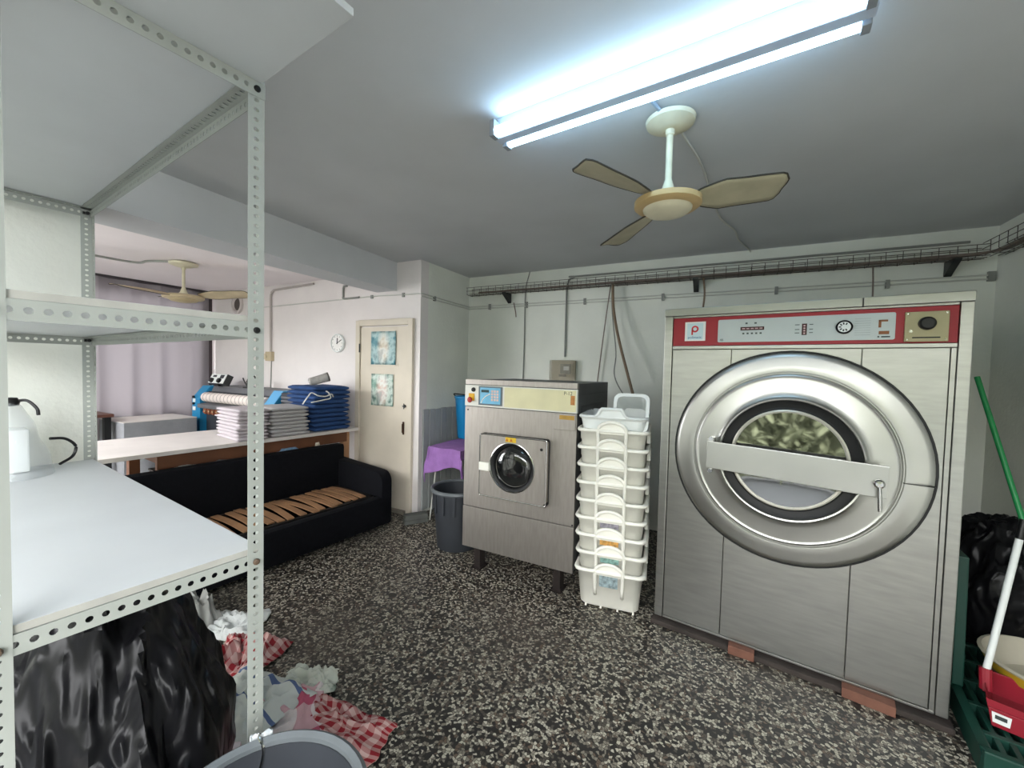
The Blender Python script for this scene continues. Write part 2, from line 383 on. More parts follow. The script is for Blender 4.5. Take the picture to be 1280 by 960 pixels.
poster('upper colour print on the door, pale robed figure on blue green', -3.585, -3.215, 1.615, 1.985, print_mat('print_teal', ['#1f4a50','#4f8a94','#a9c6c6','#6f8f93','#e4e4dc'], 7, ['#8a6a52','#d9c3a8','#efe9df','#b8b6ad']))
poster('lower colour print on the door, pink and white figure on green', -3.575, -3.245, 1.155, 1.51, print_mat('print_pink', ['#2f5a4c','#7fa394','#c9d6cc','#54756c','#9fb4ab'], 7, ['#c26a66','#e7bfae','#f0ece6','#e9d2cb','#c9c7c2']))

# ================================================================ metal shelf
def strip(b, M, length, w=.04, pitch=.025, hw=.0068, hh=.0052, t=.0018, start=.0125):
    """perforated steel strip along local x, width along local y, with real holes"""
    n = max(1, int(length/pitch)); k = 10
    for i in range(n):
        x0 = i*pitch; x1 = (i+1)*pitch if i < n-1 else length; cx = x0+pitch/2
        ring = []
        for j in range(k):
            a = 2*PI*(j+.5)/k; c, s = math.cos(a), math.sin(a)
            sc = min(((x1-cx) if c > 0 else (cx-x0))/max(abs(c), 1e-6), (w/2)/max(abs(s), 1e-6))
            ring.append((Vector((cx+c*sc, w/2+s*sc, 0)), Vector((cx+c*hh, w/2+s*hw, 0))))
        # corners of the cell
        quad = []
        for z in (0, t):
            o = [M @ Vector((p.x, p.y, z)) for p, q in ring]; h = [M @ Vector((q.x, q.y, z)) for p, q in ring]
            b.add(o+h, [(j, (j+1)%k, k+(j+1)%k, k+j) for j in range(k)])
            cs = [M @ Vector((x, y, z)) for x, y in ((x1, w), (x0, w), (x0, 0), (x1, 0))]
            for q, cp in enumerate(cs):
                for j in range(k):
                    p0, p1 = ring[j][0], ring[(j+1)%k][0]
                    if (p0.x-p1.x)*(p0.y-p1.y) != 0 and abs(p0.x-p1.x) > 1e-6 and abs(p0.y-p1.y) > 1e-6:
                        m_ = (p0+p1)/2; X = (x1, x0, x0, x1)[q]; Y = (w, w, 0, 0)[q]
                        if (m_.x > cx) == (X > cx) and (m_.y > w/2) == (Y > w/2): b.add([o[j], o[(j+1)%k], cp], [(0, 1, 2)])
        h0 = [M @ Vector((q.x, q.y, 0)) for p, q in ring]; h1 = [M @ Vector((q.x, q.y, t)) for p, q in ring]
        b.add(h0+h1, [(j, (j+1)%k, k+(j+1)%k, k+j) for j in range(k)])
    e = [M @ Vector(p) for p in ((0,0,0),(length,0,0),(length,w,0),(0,w,0),(0,0,t),(length,0,t),(length,w,t),(0,w,t))]
    b.add(e, [(0,1,5,4),(2,3,7,6),(1,2,6,5),(3,0,4,7)])
def frame(o, ex, ey):
    ex = Vector(ex); ey = Vector(ey); ez = ex.cross(ey)
    return Matrix((ex, ey, ez)).transposed().to_4x4() if o is None else Matrix.Translation(o) @ Matrix((ex, ey, ez)).transposed().to_4x4()
SL, SD, SH = 1.71, .482, 2.37
sh = thing('metal_shelf', 'tall white slotted angle shelf unit at the left edge', 'shelf', (-1.119, .672, 0), -5.7)
sh_loc = Matrix.Translation((-1.123, .632, 0)) @ Matrix.Rotation(R(-5.7), 4, 'Z')
def post(x, y, sx, sy):
    b = B()
    strip(b, frame((x, y if sy > 0 else y, 0), (0,0,1), (0,sy,0)), SH)
    strip(b, frame((x, y, 0), (0,0,1), (sx,0,0)), SH)
    obj('post', b, SHELF, sh)
post(0, 0, -1, -1); post(0, -SD, -1, 1); post(-SL, 0, 1, -1); post(-SL, -SD, 1, 1)
LEV = (1.079, 1.707, 2.335)
for lv, z in enumerate(LEV):
    x = .003 if lv == 2 else -.003
    # short end beams: upright flange and inward ledge
    for xx, sx in ((x, -1), (-SL-(.003 if lv < 2 else -.003)+(.006 if lv < 2 else 0), 1)):
        b = B(); y0 = -SD+.004 if lv < 2 else -SD
        strip(b, frame((xx, y0, z-.04), (0,1,0), (0,0,1)), SD-.008 if lv < 2 else SD, hw=.0066, hh=.0066)
        strip(b, frame((xx, y0, z-.002), (0,1,0), (sx,0,0)), SD-.008 if lv < 2 else SD)
        obj('end_beam', b, SHELF, sh)
    for yy, sy in ((-.004, -1), (-SD+.004, 1)):
        b = B()
        strip(b, frame((-SL+.004, yy, z-.04), (1,0,0), (0,0,1)), SL-.008, hw=.0068, hh=.0045, pitch=.025)
        strip(b, frame((-SL+.004, yy, z-.002), (1,0,0), (0,sy,0)), SL-.008, hw=.0068, hh=.0045)
        obj('long_rail', b, SHELF, sh)
    over = .40 if lv == 2 else 0.0
    bd = obj('shelf_board', B().box(-SL+.008, over-.006, -SD+.008, -.008, z+.0005, z+.017), BOARD, sh, bevel=.001)
    if lv < 2: obj('edge_band', B().box(over-.006, over-.0052, -SD+.01, -.01, z+.001, z+.0165), BOARDE, bd)
bo = []
for lv, z in enumerate(LEV):
    zz = z-.02
    for yy in (-.02, -SD+.02):
        b = B().lathe([(0, .007), (.006, .0065), (.0085, .003), (.0085, 0)], 10, Matrix.Translation((.005 if lv < 2 else .005, yy, zz)) @ Matrix.Rotation(R(90), 4, 'Y'))
        obj('bolt', b, BLACK if lv else mat('rusty_bolt', '#5b4a3c', .7), sh, smooth=True)
for zz in (2.31, 1.69):
    obj('bolt', B().cyl((-SL+.02, -.02, zz), (-SL+.034, -.02, zz), .008, 8).cyl((-SL+.02, -.036, zz), (-SL+.02, -.02, zz), .007, 8), BLACK, sh)

# ================================================================ large steel machine
DX, DY = .951, 2.555
dr = thing('industrial_washer', 'large stainless steel machine with red control panel and big round door', 'washing machine', (DX, DY, 0), -7.78)
obj('body', B().box(-1.312, -.01, .032, 1.2, .062, 1.945), STEEL, dr, bevel=.004)
obj('side_stile', B().box(-1.322, -1.274, -.012, .04, .052, 1.949), STEEL, dr, bevel=.004)
obj('side_stile', B().box(-.044, 0, -.012, .04, .052, 1.949), STEEL, dr, bevel=.004)
obj('inner_stile', B().box(-.064, -.046, -.003, .04, .052, 1.745), STEEL, dr, bevel=.002)
obj('top_cap', B().box(-1.322, -.38, -.02, 1.19, 1.95, 1.995), STEEL, dr, bevel=.004)
obj('top_cap', B().box(-.377, 0, -.02, 1.19, 1.95, 1.995), STEEL, dr, bevel=.004)
obj('front_sill', B().box(-1.272, -.046, -.006, .03, .05, .062), STEEL, dr, bevel=.002)
for x0, x1 in ((-1.271, -.948), (-.944, -.373), (-.369, -.067)):
    obj('front_panel', B().box(x0, x1, 0, .03, .064, 1.744), STEEL, dr, bevel=.0015)
obj('panel_rail', B().box(-1.272, -.046, -.008, .03, 1.747, 1.766).box(-1.272, -.046, -.004, .03, 1.938, 1.949), STEEL, dr, bevel=.002)
RED = mat('red_panel', '#9c1f2b', .4, var=.12, vscale=5)
cp = obj('control_panel', B().box(-1.272, -.046, -.002, .03, 1.768, 1.936), RED, dr, bevel=.002)
SILV = mat('silver_plate', '#b9c0c0', .45, metal=.2, var=.05)
obj('instrument_plate', B().prism([(p.x, p.y) for p in rrect(.766, .13, .008, 0, cx=-.638, cy=1.851)], 0, .003, mfront(0, -.002, 0)), SILV, cp)
lg = obj('logo_plate', B().box(-1.203, -1.088, -.006, -.002, 1.797, 1.911), mat('logo_white', '#e6e6e4', .4, var=0), cp)
obj('logo_field', B().box(-1.19, -1.101, -.007, -.006, 1.805, 1.903), mat('logo_pale_blue', '#c5dbe0', .4, var=0), lg)
LRED = mat('logo_red', '#d0202e', .4, var=0); LBLUE = mat('logo_blue', '#2f5a8c', .5, var=0); DKINK = mat('dark_ink', '#39403f', .6, var=0)
pb = B(); 
pb.lathe([(.011, 0), (.02, 0), (.02, .001), (.011, .001), (.011, 0)], 24, mfront(-1.146, -.007, 1.868))
pb.box(-1.166, -1.157, -.008, -.007, 1.833, 1.868)
obj('emblem', pb, LRED, lg)
text('lettering', 'polimatic', .021, LBLUE, lg, (-1.146, -.0072, 1.818))
DISP = mat('display_dark_red', '#3a0e16', .25, var=0)
obj('display', B().box(-.905, -.79, -.0075, -.005, 1.851, 1.870), DISP, cp)
sg = B()
for i in range(5): sg.box(-.897+i*.021, -.882+i*.021, -.0082, -.0075, 1.858, 1.863)
obj('display_digits', sg, mat('digit_red', '#c9a0a6', .4, var=0), cp)
obj('display', B().box(-.62, -.598, -.0075, -.005, 1.817, 1.877), DISP, cp)
sg = B()
for i in range(4): sg.box(-.613, -.605, -.0082, -.0075, 1.823+i*.013, 1.830+i*.013)
obj('display_digits', sg, mat('digit_red', '#c9a0a6', .4, var=0), cp)
ic = B()
for i in range(5): ic.box(-.895+i*.021, -.885+i*.021, -.0058, -.005, 1.829, 1.838)
for x in (-.882, -.838): ic.box(x, x+.011, -.0058, -.005, 1.886, 1.895)
for z in (1.827, 1.845, 1.87):
    ic.box(-.65, -.63, -.0058, -.005, z, z+.004); ic.box(-.588, -.572, -.0058, -.005, z, z+.004)
obj('printed_symbols', ic, DKINK, cp)
ln = B()
for i in range(8): ln.box(-.405, -.345, -.0055, -.005, 1.81+i*.0115, 1.8115+i*.0115)
obj('printed_lines', ln, mat('pale_ink', '#8d9596', .6, var=0), cp)
text('lettering', '46', .02, DKINK, cp, (-1.0, -.0054, 1.799))
ob = mat('brown_ink', '#8a5636', .6, var=0)
obj('printed_badge', B().box(-.316, -.306, -.0058, -.005, 1.845, 1.882).box(-.316, -.282, -.0058, -.005, 1.873, 1.882).box(-.314, -.276, -.0058, -.005, 1.812, 1.828), ob, cp)
obj('printed_symbols', B().box(-.318, -.311, -.0058, -.005, 1.797, 1.804).box(-.304, -.272, -.0058, -.005, 1.797, 1.803), DKINK, cp)
gz = obj('gauge', B().lathe([(0, .012), (.027, .012), (.03, .016), (.034, .012), (.034, 0)], 28, mfront(-.446, -.005, 1.852)), BLACK, cp, smooth=True)
obj('gauge_face', B().lathe([(0, .0145), (.026, .0145), (.026, .012)], 24, mfront(-.446, -.005, 1.852)), WHITEP2, gz)
tk = B()
for i in range(7):
    a = R(-210+i*40); tk.box(-.003, .003, -.0205, -.0195, .012, .022, Matrix.Translation((-.446, 0, 1.852)) @ Matrix.Rotation(a, 4, 'Y'))
obj('gauge_ticks', tk, DKINK, gz)
bx = obj('switch_box', B().box(-.224, -.078, -.016, 0, 1.774, 1.912), mat('beige_plate', '#a39b7a', .5, metal=.3, var=.06), cp, bevel=.002)
obj('knob', B().lathe([(0, .02), (.022, .02), (.029, .014), (.031, 0)], 26, mfront(-.149, -.016, 1.857)), BLACK, bx, smooth=True)
obj('slot', B().box(-.197, -.104, -.0172, -.016, 1.789, 1.795), BLACK, bx)
sb = B()
for x in (-.215, -.087):
    for z in (1.783, 1.903): sb.cyl((x, -.016, z), (x, -.019, z), .0035, 8)
sb.cyl((-.203, -.016, 1.822), (-.203, -.019, 1.822), .007, 8)
obj('screws', sb, CHROME, bx)
# round door: outer ring, raised door, rubber, glass ring, glass
RCX, RCZ = -.657, 1.157
def ring(name, prof, m, par, seg=72, smooth=True): return obj(name, B().lathe(prof, seg, mfront(RCX, 0, RCZ)), m, par, smooth=smooth)
ring('outer_dark_ring', [(.578, 0), (.578, .012), (.55, .012), (.55, 0)], BLACKR, dr)  # plain black ring just outside the door surround
rg = ring('door_surround', [(.562, .002), (.567, .012), (.565, .022), (.556, .029), (.54, .032), (.50, .0375), (.47, .042), (.464, .041), (.460, .036), (.456, .036), (.452, .042)], STEELR, dr)
obj('surround_seam', B().box(RCX+.455, RCX+.563, -.0525, -.03, RCZ-.047, RCZ-.044), BLACK, rg)
dd = ring('door', [(.453, .04), (.449, .048), (.443, .0505), (.436, .047), (.43, .047), (.36, .058), (.336, .062), (.331, .066), (.324, .071), (.317, .069), (.312, .06)], STEELR, dr)
ring('door_rubber', [(.313, .062), (.30, .054), (.275, .048), (.262, .054)], BLACKR, dd)
ring('glass_ring', [(.264, .05), (.264, .064), (.257, .068), (.249, .064), (.247, .05)], mat('pale_ring', '#cfccbf', .3, metal=.4, var=0), dd)
GLASSD = mat('porthole_glass', '#070908', .03, var=0, ior=3.0)
obj('glass', B().lathe([(0, 0), (.12, .0005), (.22, .001), (.25, .0015)], 72, mfront(RCX, -.046, RCZ) @ Matrix.Rotation(R(-3.2), 4, 'X')), GLASSD, dd, smooth=True)
barM = Matrix.Translation((-.648, -.118, 1.129)) @ Matrix.Rotation(R(2.0), 4, 'Y')
br = obj('locking_bar', B().box(-.386, .386, -.006, .006, -.075, .077, barM), STEELR, dd, bevel=.003)
for z in (1.235, 1.052): obj('hinge_bolt', B().cyl((-1.014, -.06, z), (-1.014, -.128, z), .012, 12), CHROME, br, smooth=True)
obj('hinge_plate', B().box(-1.036, -1.0, -.115, -.06, 1.06, 1.23), STEELR, br, bevel=.003)
kn = obj('lock_knob', B().lathe([(0, .035), (.014, .034), (.021, .027), (.022, .012), (.017, 0)], 20, mfront(-.297, -.124, 1.112)), CHROME, br, smooth=True)
obj('lock_lever', B().tube([(-.297, -.15, 1.105), (-.293, -.152, 1.04), (-.29, -.15, .985)], .0085, 10), CHROME, kn, smooth=True)
# supports: two brick pieces, a mortar strip
for lx, ly, a, w, lab in ((-.83, -.0, 3, .13, 'small red brown tile under the left part of the large machine'), (-.28, -.01, -3, .20, 'red brown tile under the right part of the large machine')):
    p = Matrix.Translation((DX, DY, 0)) @ Matrix.Rotation(R(-7.78), 4, 'Z') @ Vector((lx, ly, 0))
    o = obj('brick', B().box(-w/2, w/2, -.05, .12, .0, .049), mat('red_tile', '#6e4a3c', .8, var=.2, vscale=15), bevel=.003, loc=p, rot=(0, 0, R(-7.78+a))); tag(o, lab, 'brick', 'pieces under the large machine')
o = obj('plinth', B().box(-1.34, .02, -.035, 1.2, 0, .030), mat('dirty_concrete', '#3b3430', .9, var=.35, vscale=7, bump=.3), bevel=.008, loc=(DX, DY, 0), rot=(0, 0, R(-7.78)))
tag(o, 'low dark stained base strip under the large steel machine', 'plinth')

# ================================================================ smaller washing machine
wa = thing('washing_machine', 'smaller steel front loading washer with cream control strip', 'washing machine', (-1.382, 2.72, 0))
def wbox(x0, x1, y0, y1, z0, z1): return B().box(x0+1.382, x1+1.382, y0, y1, z0, z1)
SIDE = mat('washer_side', '#57585a', .5, metal=.5, var=.12, vscale=4)
obj('body', wbox(-1.845, -.919, .012, .82, .175, 1.508), SIDE, wa, bevel=.004)
obj('front_panel', wbox(-1.848, -.916, 0, .014, .502, 1.296), STEELW, wa, bevel=.002)
obj('lower_panel', wbox(-1.849, -.915, -.004, .014, .17, .497), STEELW, wa, bevel=.002)
obj('top_strip', wbox(-1.846, -.916, -.004, .03, 1.472, 1.513), STEELW, wa, bevel=.002)
cs = obj('control_strip', wbox(-1.846, -.914, -.01, .02, 1.302, 1.468), mat('control_cream_white', '#d9d8cf', .5, var=.04), wa, bevel=.003)
obj('cover_panel', wbox(-1.488, -.922, -.013, -.009, 1.312, 1.46), mat('control_yellowed', '#d2cca5', .5, var=.1, vscale=6), cs, bevel=.001)
kp = obj('keypad', wbox(-1.716, -1.505, -.016, -.009, 1.316, 1.462), mat('keypad_grey', '#59646c', .5, var=0), cs, bevel=.003)
obj('keypad_face', wbox(-1.70, -1.52, -.0175, -.016, 1.328, 1.452), mat('keypad_blue', '#6fb0cf', .4, var=.1, vscale=20), kp)
obj('keypad_screen', wbox(-1.69, -1.62, -.0185, -.0175, 1.415, 1.435), mat('screen_dark', '#1c3a3c', .3, var=0), kp)
obj('keypad_swoosh', B().tube([(1.382+x, -.018, z) for x, z in ((-1.69, 1.332), (-1.675, 1.36), (-1.65, 1.385), (-1.61, 1.405))], .004, 6), WHITEP, kp)
kk = B()
for i in range(3):
    for j in range(4): kk.box(1.382-1.60+i*.024, 1.382-1.583+i*.024, -.019, -.0175, 1.352+j*.022, 1.368+j*.022)
obj('keys', kk, mat('key_pale', '#d8b8a8', .5, var=0), kp)
es = obj('emergency_stop', wbox(-1.808, -1.756, -.016, -.009, 1.345, 1.402), mat('stop_yellow', '#d8a520', .5, var=0), cs, bevel=.002)
obj('stop_button', B().lathe([(0, .028), (.018, .026), (.023, .018), (.012, .014), (.012, 0)], 20, mfront(-1.785+1.382, -.016, 1.352)), mat('stop_red', '#a3281e', .4, var=0), es, smooth=True)
obj('power_switch', B().lathe([(0, .012), (.016, .011), (.018, 0)], 18, mfront(-1.765+1.382, -.01, 1.432)).box(-.386, -.38, -.026, -.02, 1.42, 1.444), BLACK, cs)
text('lettering', 'P-12', .035, DKINK, cs, (-.98+1.382, -.0133, 1.438))
obj('warning_sticker', wbox(-.96, -.93, -.0145, -.013, 1.36, 1.425), mat('sticker_orange', '#b0763e', .6, var=.2, vscale=40), cs)
sdw = obj('soap_drawer', wbox(-1.083, -.922, -.012, .0, 1.18, 1.29), STEELW, wa, bevel=.003)
obj('sticker', wbox(-1.04, -.93, -.0135, -.012, 1.255, 1.285), mat('sticker_amber', '#b08a3e', .6, var=.2, vscale=30), sdw)
# square door with porthole
hx, hz = -1.393+1.382, .868
def holed(x0, x1, z0, z1, r, y, t, seg=48):
    b = B(); ins = []; out = []
    for i in range(seg):
        a = 2*PI*i/seg; c, s = math.cos(a), math.sin(a)
        k = min(((x1-hx) if c > 0 else (hx-x0))/max(abs(c), 1e-6), ((z1-hz) if s > 0 else (hz-z0))/max(abs(s), 1e-6))
        ins.append((hx+r*c, hz+r*s)); out.append((hx+k*c, hz+k*s))
    L = [[Vector((x, yy, z)) for x, z in pts] for pts, yy in ((ins, y+t), (ins, y), (out, y), (out, y+t))]
    return b.loft(L, False, False)
wd = obj('door', holed(-1.672+1.382, -1.112+1.382, .622, 1.10, .188, -.05, .05), STEELW, wa)
obj('door_edge', B().prism([(p.x, p.y) for p in rrect(.566, .484, .02, 0, cx=-1.392+1.382, cy=.861)], -.001, .012, mfront(0, -.002, 0)), BLACKR, wd)
obj('door_lit_edge', B().tube([Vector((p.x, -.05, p.y)) for p in rrect(.556, .474, .012, 0, 4, -1.392+1.382, .861)]+[Vector((p.x, -.05, p.y)) for p in rrect(.556, .474, .012, 0, 4, -1.392+1.382, .861)[:1]], .005, 8), CHROME, wd, smooth=True)  # bright tube standing in for light on the rounded door edge
obj('door_ring', B().lathe([(.188, .048), (.188, .054), (.182, .056), (.178, .05)], 48, mfront(hx, 0, hz)), CHROME, wd, smooth=True)
obj('door_gasket', B().lathe([(.18, .05), (.165, .046), (.152, .03), (.15, .02)], 48, mfront(hx, 0, hz)), BLACKR, wd, smooth=True)
obj('porthole_glass', B().lathe([(.153, .036), (.14, .05), (.11, .062), (.06, .071), (0, .074)], 40, mfront(hx, 0, hz)), mat('washer_glass', '#0e1112', .04, var=0, ior=2.2, alpha=.5), wd, smooth=True)
dm = obj('drum', B().lathe([(.15, .016), (.14, .006), (.0, .0059)], 40, mfront(hx, 0, hz)), mat('drum_steel', '#cfc8bc', .4, metal=.2, var=.2), wd, smooth=True)
hb3 = B(); 
for i in range(-12, 13):
    for j in range(-12, 13):
        x = (i+.5*(j % 2))*.011; z = j*.0098
        if x*x+z*z < .132**2: hb3.lathe([(0, .0066), (.0034, .0066)], 6, mfront(hx+x, 0, hz+z))
ho2 = obj('drum_holes', hb3, BLACK, dm); ho2['kind'] = 'stuff'
obj('latch', B().box(-1.664+1.382, -1.574+1.382, -.075, -.05, .822, .886), WHITEP, wd, bevel=.006)
obj('warning_label', B().box(-1.448+1.382, -1.360+1.382, -.0515, -.05, 1.057, 1.092), mat('label_yellow', '#dcb82a', .5, var=.15, vscale=60), wd)
obj('warning_mark', B().prism([(-.065, 1.063), (-.04, 1.063), (-.0525, 1.086)], .0515, .052, FRONT).prism([(-.03, 1.063), (-.005, 1.063), (-.0175, 1.086)], .0515, .052, FRONT), mat('mark_orange', '#b5651d', .5, var=0), wd)
obj('door_lock', B().lathe([(0, .003), (.01, .003), (.011, 0)], 14, mfront(-1.155+1.382, -.05, 1.03)), BLACK, wd)
obj('side_screws', B().cyl((-.925+1.382, -.004, .515), (-.925+1.382, -.008, .515), .006).cyl((-1.82+1.382, -.001, 1.27), (-1.82+1.382, -.005, 1.27), .006), BLACK, wa)
for x in (-1.72, -1.04):
    obj('leg', B().box(x-.028+1.382, x+.028+1.382, .02, .10, .008, .18).box(x-.045+1.382, x+.045+1.382, .0, .13, 0, .01), mat('rusty_base', '#221a17', .85, var=.3, vscale=15), wa, bevel=.003)
    obj('leg', B().box(x-.04+1.382, x+.04+1.382, .66, .76, 0, .18), MATS['rusty_base'], wa, bevel=.003)
obj('side_rail', wbox(-.918, -.9155, .03, .8, 1.425, 1.43).box(.464, .4665, .1, .7, .98, 1.35), STEELD, wa)

# ================================================================ stacked tubs
def tub_meshes():
    b = B(); h = .265
    w0, d0, w1, d1 = .385, .46, .425, .51
    def lp(w, d, r, z): return rrect(w, d, r, z, 5, 0, d1/2)
    prof = [(w0-.02, d0-.02, .05, 0), (w0, d0, .05, .012), (w1, d1, .05, h-.022), (w1+.035, d1+.035, .055, h-.022), (w1+.045, d1+.045, .06, h-.011), (w1+.035, d1+.035, .055, h), (w1-.006, d1-.006, .048, h), (w0-.006, d0-.006, .046, .018)]
    b.loft([lp(*p) for p in prof])
    ft = B()
    for x in (-.15, -.05, .06, .16): ft.box(x-.006, x+.006, .03, .05, -.012, .006)
    def arch(y, s):
        path = [(-.088, y+s*.014, .09)]+[(-.088, y-s*.004, .15), (-.09, y-s*.012, h-.03)]
        path += [(-.09*math.cos(R(a)), y-s*.018, h-.01+.06*math.sin(R(a))) for a in range(0, 181, 15)]
        path += [(.09, y-s*.012, h-.03), (.088, y-s*.004, .15), (.088, y+s*.014, .09)]
        a = B().tube(path, .0115, 8)
        pl = [(-.085, h-.03), (.085, h-.03)]+[(.085*math.cos(R(t)), h-.012+.055*math.sin(R(t))) for t in range(0, 181, 15)]
        L = [[Vector((x, yy, z)) for x, z in pl] for yy in (y-s*.012, y-s*.008)]
        return a, B().loft(L)
    a1, p1 = arch(.0, 1); a2, p2 = arch(d1, -1)
    sd = []
    for s in (-1, 1):
        x = s*(w1/2+.012); sd.append(B().box(x-.012, x+.012, .17, .32, h-.1, h-.015))
    return mesh('tub_body', b, True), mesh('tub_feet', ft), mesh('arch_handle', a1, True), mesh('arch_plate', p1), mesh('arch_handle_rear', a2, True), mesh('arch_plate_rear', p2), mesh('side_grip', sd[0], False, .004), mesh('side_grip', sd[1], False, .004)
TUB = tub_meshes()
PITCH = .1178
tp = (-.645, 2.672)
nth = ('lowest', 'second from the bottom', 'third from the bottom', 'fourth from the bottom', 'fifth from the bottom', 'sixth from the bottom', 'seventh from the bottom', 'eighth from the bottom', 'ninth from the bottom')
stickers = {0: '#8fa0a4', 1: '#7fa39a', 2: '#c9974f', 3: '#8f8a94'}
for k in range(9):
    jx, jy = random.uniform(-.004, .004), random.uniform(-.005, .005)
    t = thing('tub', 'white plastic tub with arched handle, %s of the stack' % nth[k], 'tub', (tp[0]+jx-.0012*k, tp[1]+jy, .012+PITCH*k), 7.5+random.uniform(-.8, .8), 'stacked white tubs')
    m = WHITEP if k % 3 else WHITEP2
    for nm, me in zip(('tub_body', 'feet', 'handle', 'handle_plate', 'handle', 'handle_plate', 'side_grip', 'side_grip'), TUB):
        if k and nm == 'feet': continue
        obj(nm, me, WHITEP, t)
    if k in stickers:
        z0 = .155 if k == 0 else .20
        obj('sticker', B().box(-.062, .058, -.0045 if k else -.0015, -.001 if k else .012, z0, .232), mat('tub_sticker_%d' % k, stickers[k], .5, var=.55, vscale=45), t)
        if k: t.children[-1].location.y = -.0005
# top tub with a raised grip, and a tub standing on its end inside
t = thing('tub', 'shallow white tub with raised square grip, topmost of the stack', 'tub', (tp[0]-.012, tp[1]-.004, .012+PITCH*9+.155), 7.5, 'stacked white tubs')
b = B(); h = .10
def lp(w, d, r, z): return rrect(w, d, r, z, 5, 0, .255)
b.loft([lp(*p) for p in ((.36, .46, .05, -.10), (.42, .51, .05, .055), (.44, .53, .055, .06), (.452, .542, .06, .07), (.44, .53, .055, .08), (.405, .495, .048, .08), (.355, .455, .045, -.09))])
obj('tub_body', b, WHITEP2, t, smooth=True)
obj('grip', B().tube(curve([(-.11, -.012, .072), (-.095, -.014, .085), (-.07, -.016, .122), (-.055, -.016, .127), (.045, -.016, .127), (.062, -.016, .122), (.085, -.014, .085), (.105, -.012, .072)], 5), .0105, 8), WHITEP2, t, smooth=True)
obj('grip_plate', B().loft([[Vector((x, y, z)) for x, z in ((-.09, .07), (.085, .07), (.055, .122), (-.06, .122))] for y in (-.014, -.010)]), WHITEP2, t)
bt = thing('open_tub', 'white tub tipped on its side inside the topmost tub', 'tub', (tp[0]+.085, tp[1]+.10, .012+PITCH*9+.155-.02), 4)
b = B(); Mt = Matrix.Translation((0, 0, .12)) @ Matrix.Rotation(R(72), 4, 'X')
prof = [(.15, .16, .03, -.20), (.20, .23, .04, .0), (.232, .262, .045, .0), (.232, .262, .045, .012), (.19, .22, .038, .012), (.145, .155, .028, -.19)]
b.loft([[Mt @ p for p in rrect(w, d_, r, z, 4)] for w, d_, r, z in prof])
obj('tub_body', b, WHITEP2, bt, smooth=True)
obj('inner_label', B().box(.05, .093, -.05, .03, -.09, -.088, Mt @ Matrix.Rotation(R(80), 4, 'Y')), mat('label_grey', '#8b8f8c', .6, var=.2), bt)

# ================================================================ grey bins
BING = mat('bin_grey', '#303338', .5, var=.12, vscale=6)
BINI = mat('bin_rim', '#5a5f62', .4, var=.15, vscale=9)
def bin_(label, loc, r, h, tape=False):
    t = thing('waste_bin', label, 'bin', loc, 0, 'grey round bins')
    o = obj('bin_body', B().lathe([(0, 0), (r*.72, 0), (r*.74, .01), (r*.8, h*.42), (r*.86, h*.7), (r*.9, h-.015), (r*.87, h-.015), (r*.8, h*.6), (r*.7, .015), (0, .012)], 48), BING, t, smooth=True)
    obj('rim', B().lathe([(r*.88, h-.022), (r*.97, h-.03), (r, h-.018), (r*.985, h-.003), (r*.94, h+.004), (r*.885, h-.004), (r*.88, h-.022)], 48), BINI, t, smooth=True)
    rb = B()
    for i in range(14):
        a = 2*PI*i/14; rb.box(-.012, .012, r*.875, r*.925, h*.62, h-.03, Matrix.Rotation(a, 4, 'Z'))
    obj('ribs', rb, BING, t, bevel=.003)
    return t
bin_('grey round bin tucked beside the smaller steel washer', (-2.115, 3.03, 0), .25, .53)
fb = bin_('grey round bin with taped cracked rim in the foreground', (-.845, .49, 0), .235, .63)
TAPE = mat('clear_tape', '#b9bec0', .18, var=.3, vscale=30, spec=.8, bump=.5, bscale=40)
a0 = R(146)
tb = B().grid(lambda u, v: ((.235*(1.006-.13*v+.012*math.sin(u*9+v*5)))*math.cos(a0+(u-.5)*.22), (.235*(1.006-.13*v+.012*math.sin(u*9+v*5)))*math.sin(a0+(u-.5)*.22), .636-.16*max(0, v-.25)+.006*nz(u*6, v*6, 2)), 12, 14)
obj('tape', tb, TAPE, fb, smooth=True, solid=.002)
obj('crack', B().tube(curve([(.236*math.cos(a0), .236*math.sin(a0), .63), (.222*math.cos(a0+.02), .222*math.sin(a0+.02), .638), (.205*math.cos(a0-.03), .205*math.sin(a0-.03), .61), (.2*math.cos(a0+.03), .2*math.sin(a0+.03), .55)], 5), .004, 6), CHROME, fb)

# ================================================================ things under and on the shelf
def blob(name, label, cat, loc, r, h, m, seed, crease=.12, nu=72, nv=44, flat=.25, neck=None, rz=0):
    """a filled bag: rounded mass resting on the floor with sharp creases running over it"""
    def f(u, v):
        a = 2*PI*u; t = v*PI
        sx = math.sin(t)**.62; cz = -math.cos(t)
        x = math.cos(a)*sx; y = math.sin(a)*sx; z = (cz*.5+.5)
        n1 = nz(x*1.6+seed, y*1.6, z*2.2); n2 = 1-abs(nz(x*3.4, y*3.4+seed, z*4.5+seed))*2; n3 = 1-abs(nz(x*8+seed, y*8, z*6))*2
        k = 1+.13*n1+crease*(n2-.4)*.55+crease*.28*(n3-.5)
        bulge = 1-.32*max(0, z-.55)/.45-.1*max(0, .2-z)/.2
        return Vector((x*r[0]*k*bulge, y*r[1]*k*bulge, max(0, z*h*(1+.06*n1+.05*(n2-.4)))))
    b = B(); L = []
    for j in range(nv+1):
        L.append([f(i/nu, j/nv) for i in range(nu)])
    b.loft(L, True, True)
    o = obj(name, b, m, smooth=True, loc=loc, rot=(0, 0, R(rz)))
    for p in o.data.polygons: p.use_smooth = True
    return tag(o, label, cat)
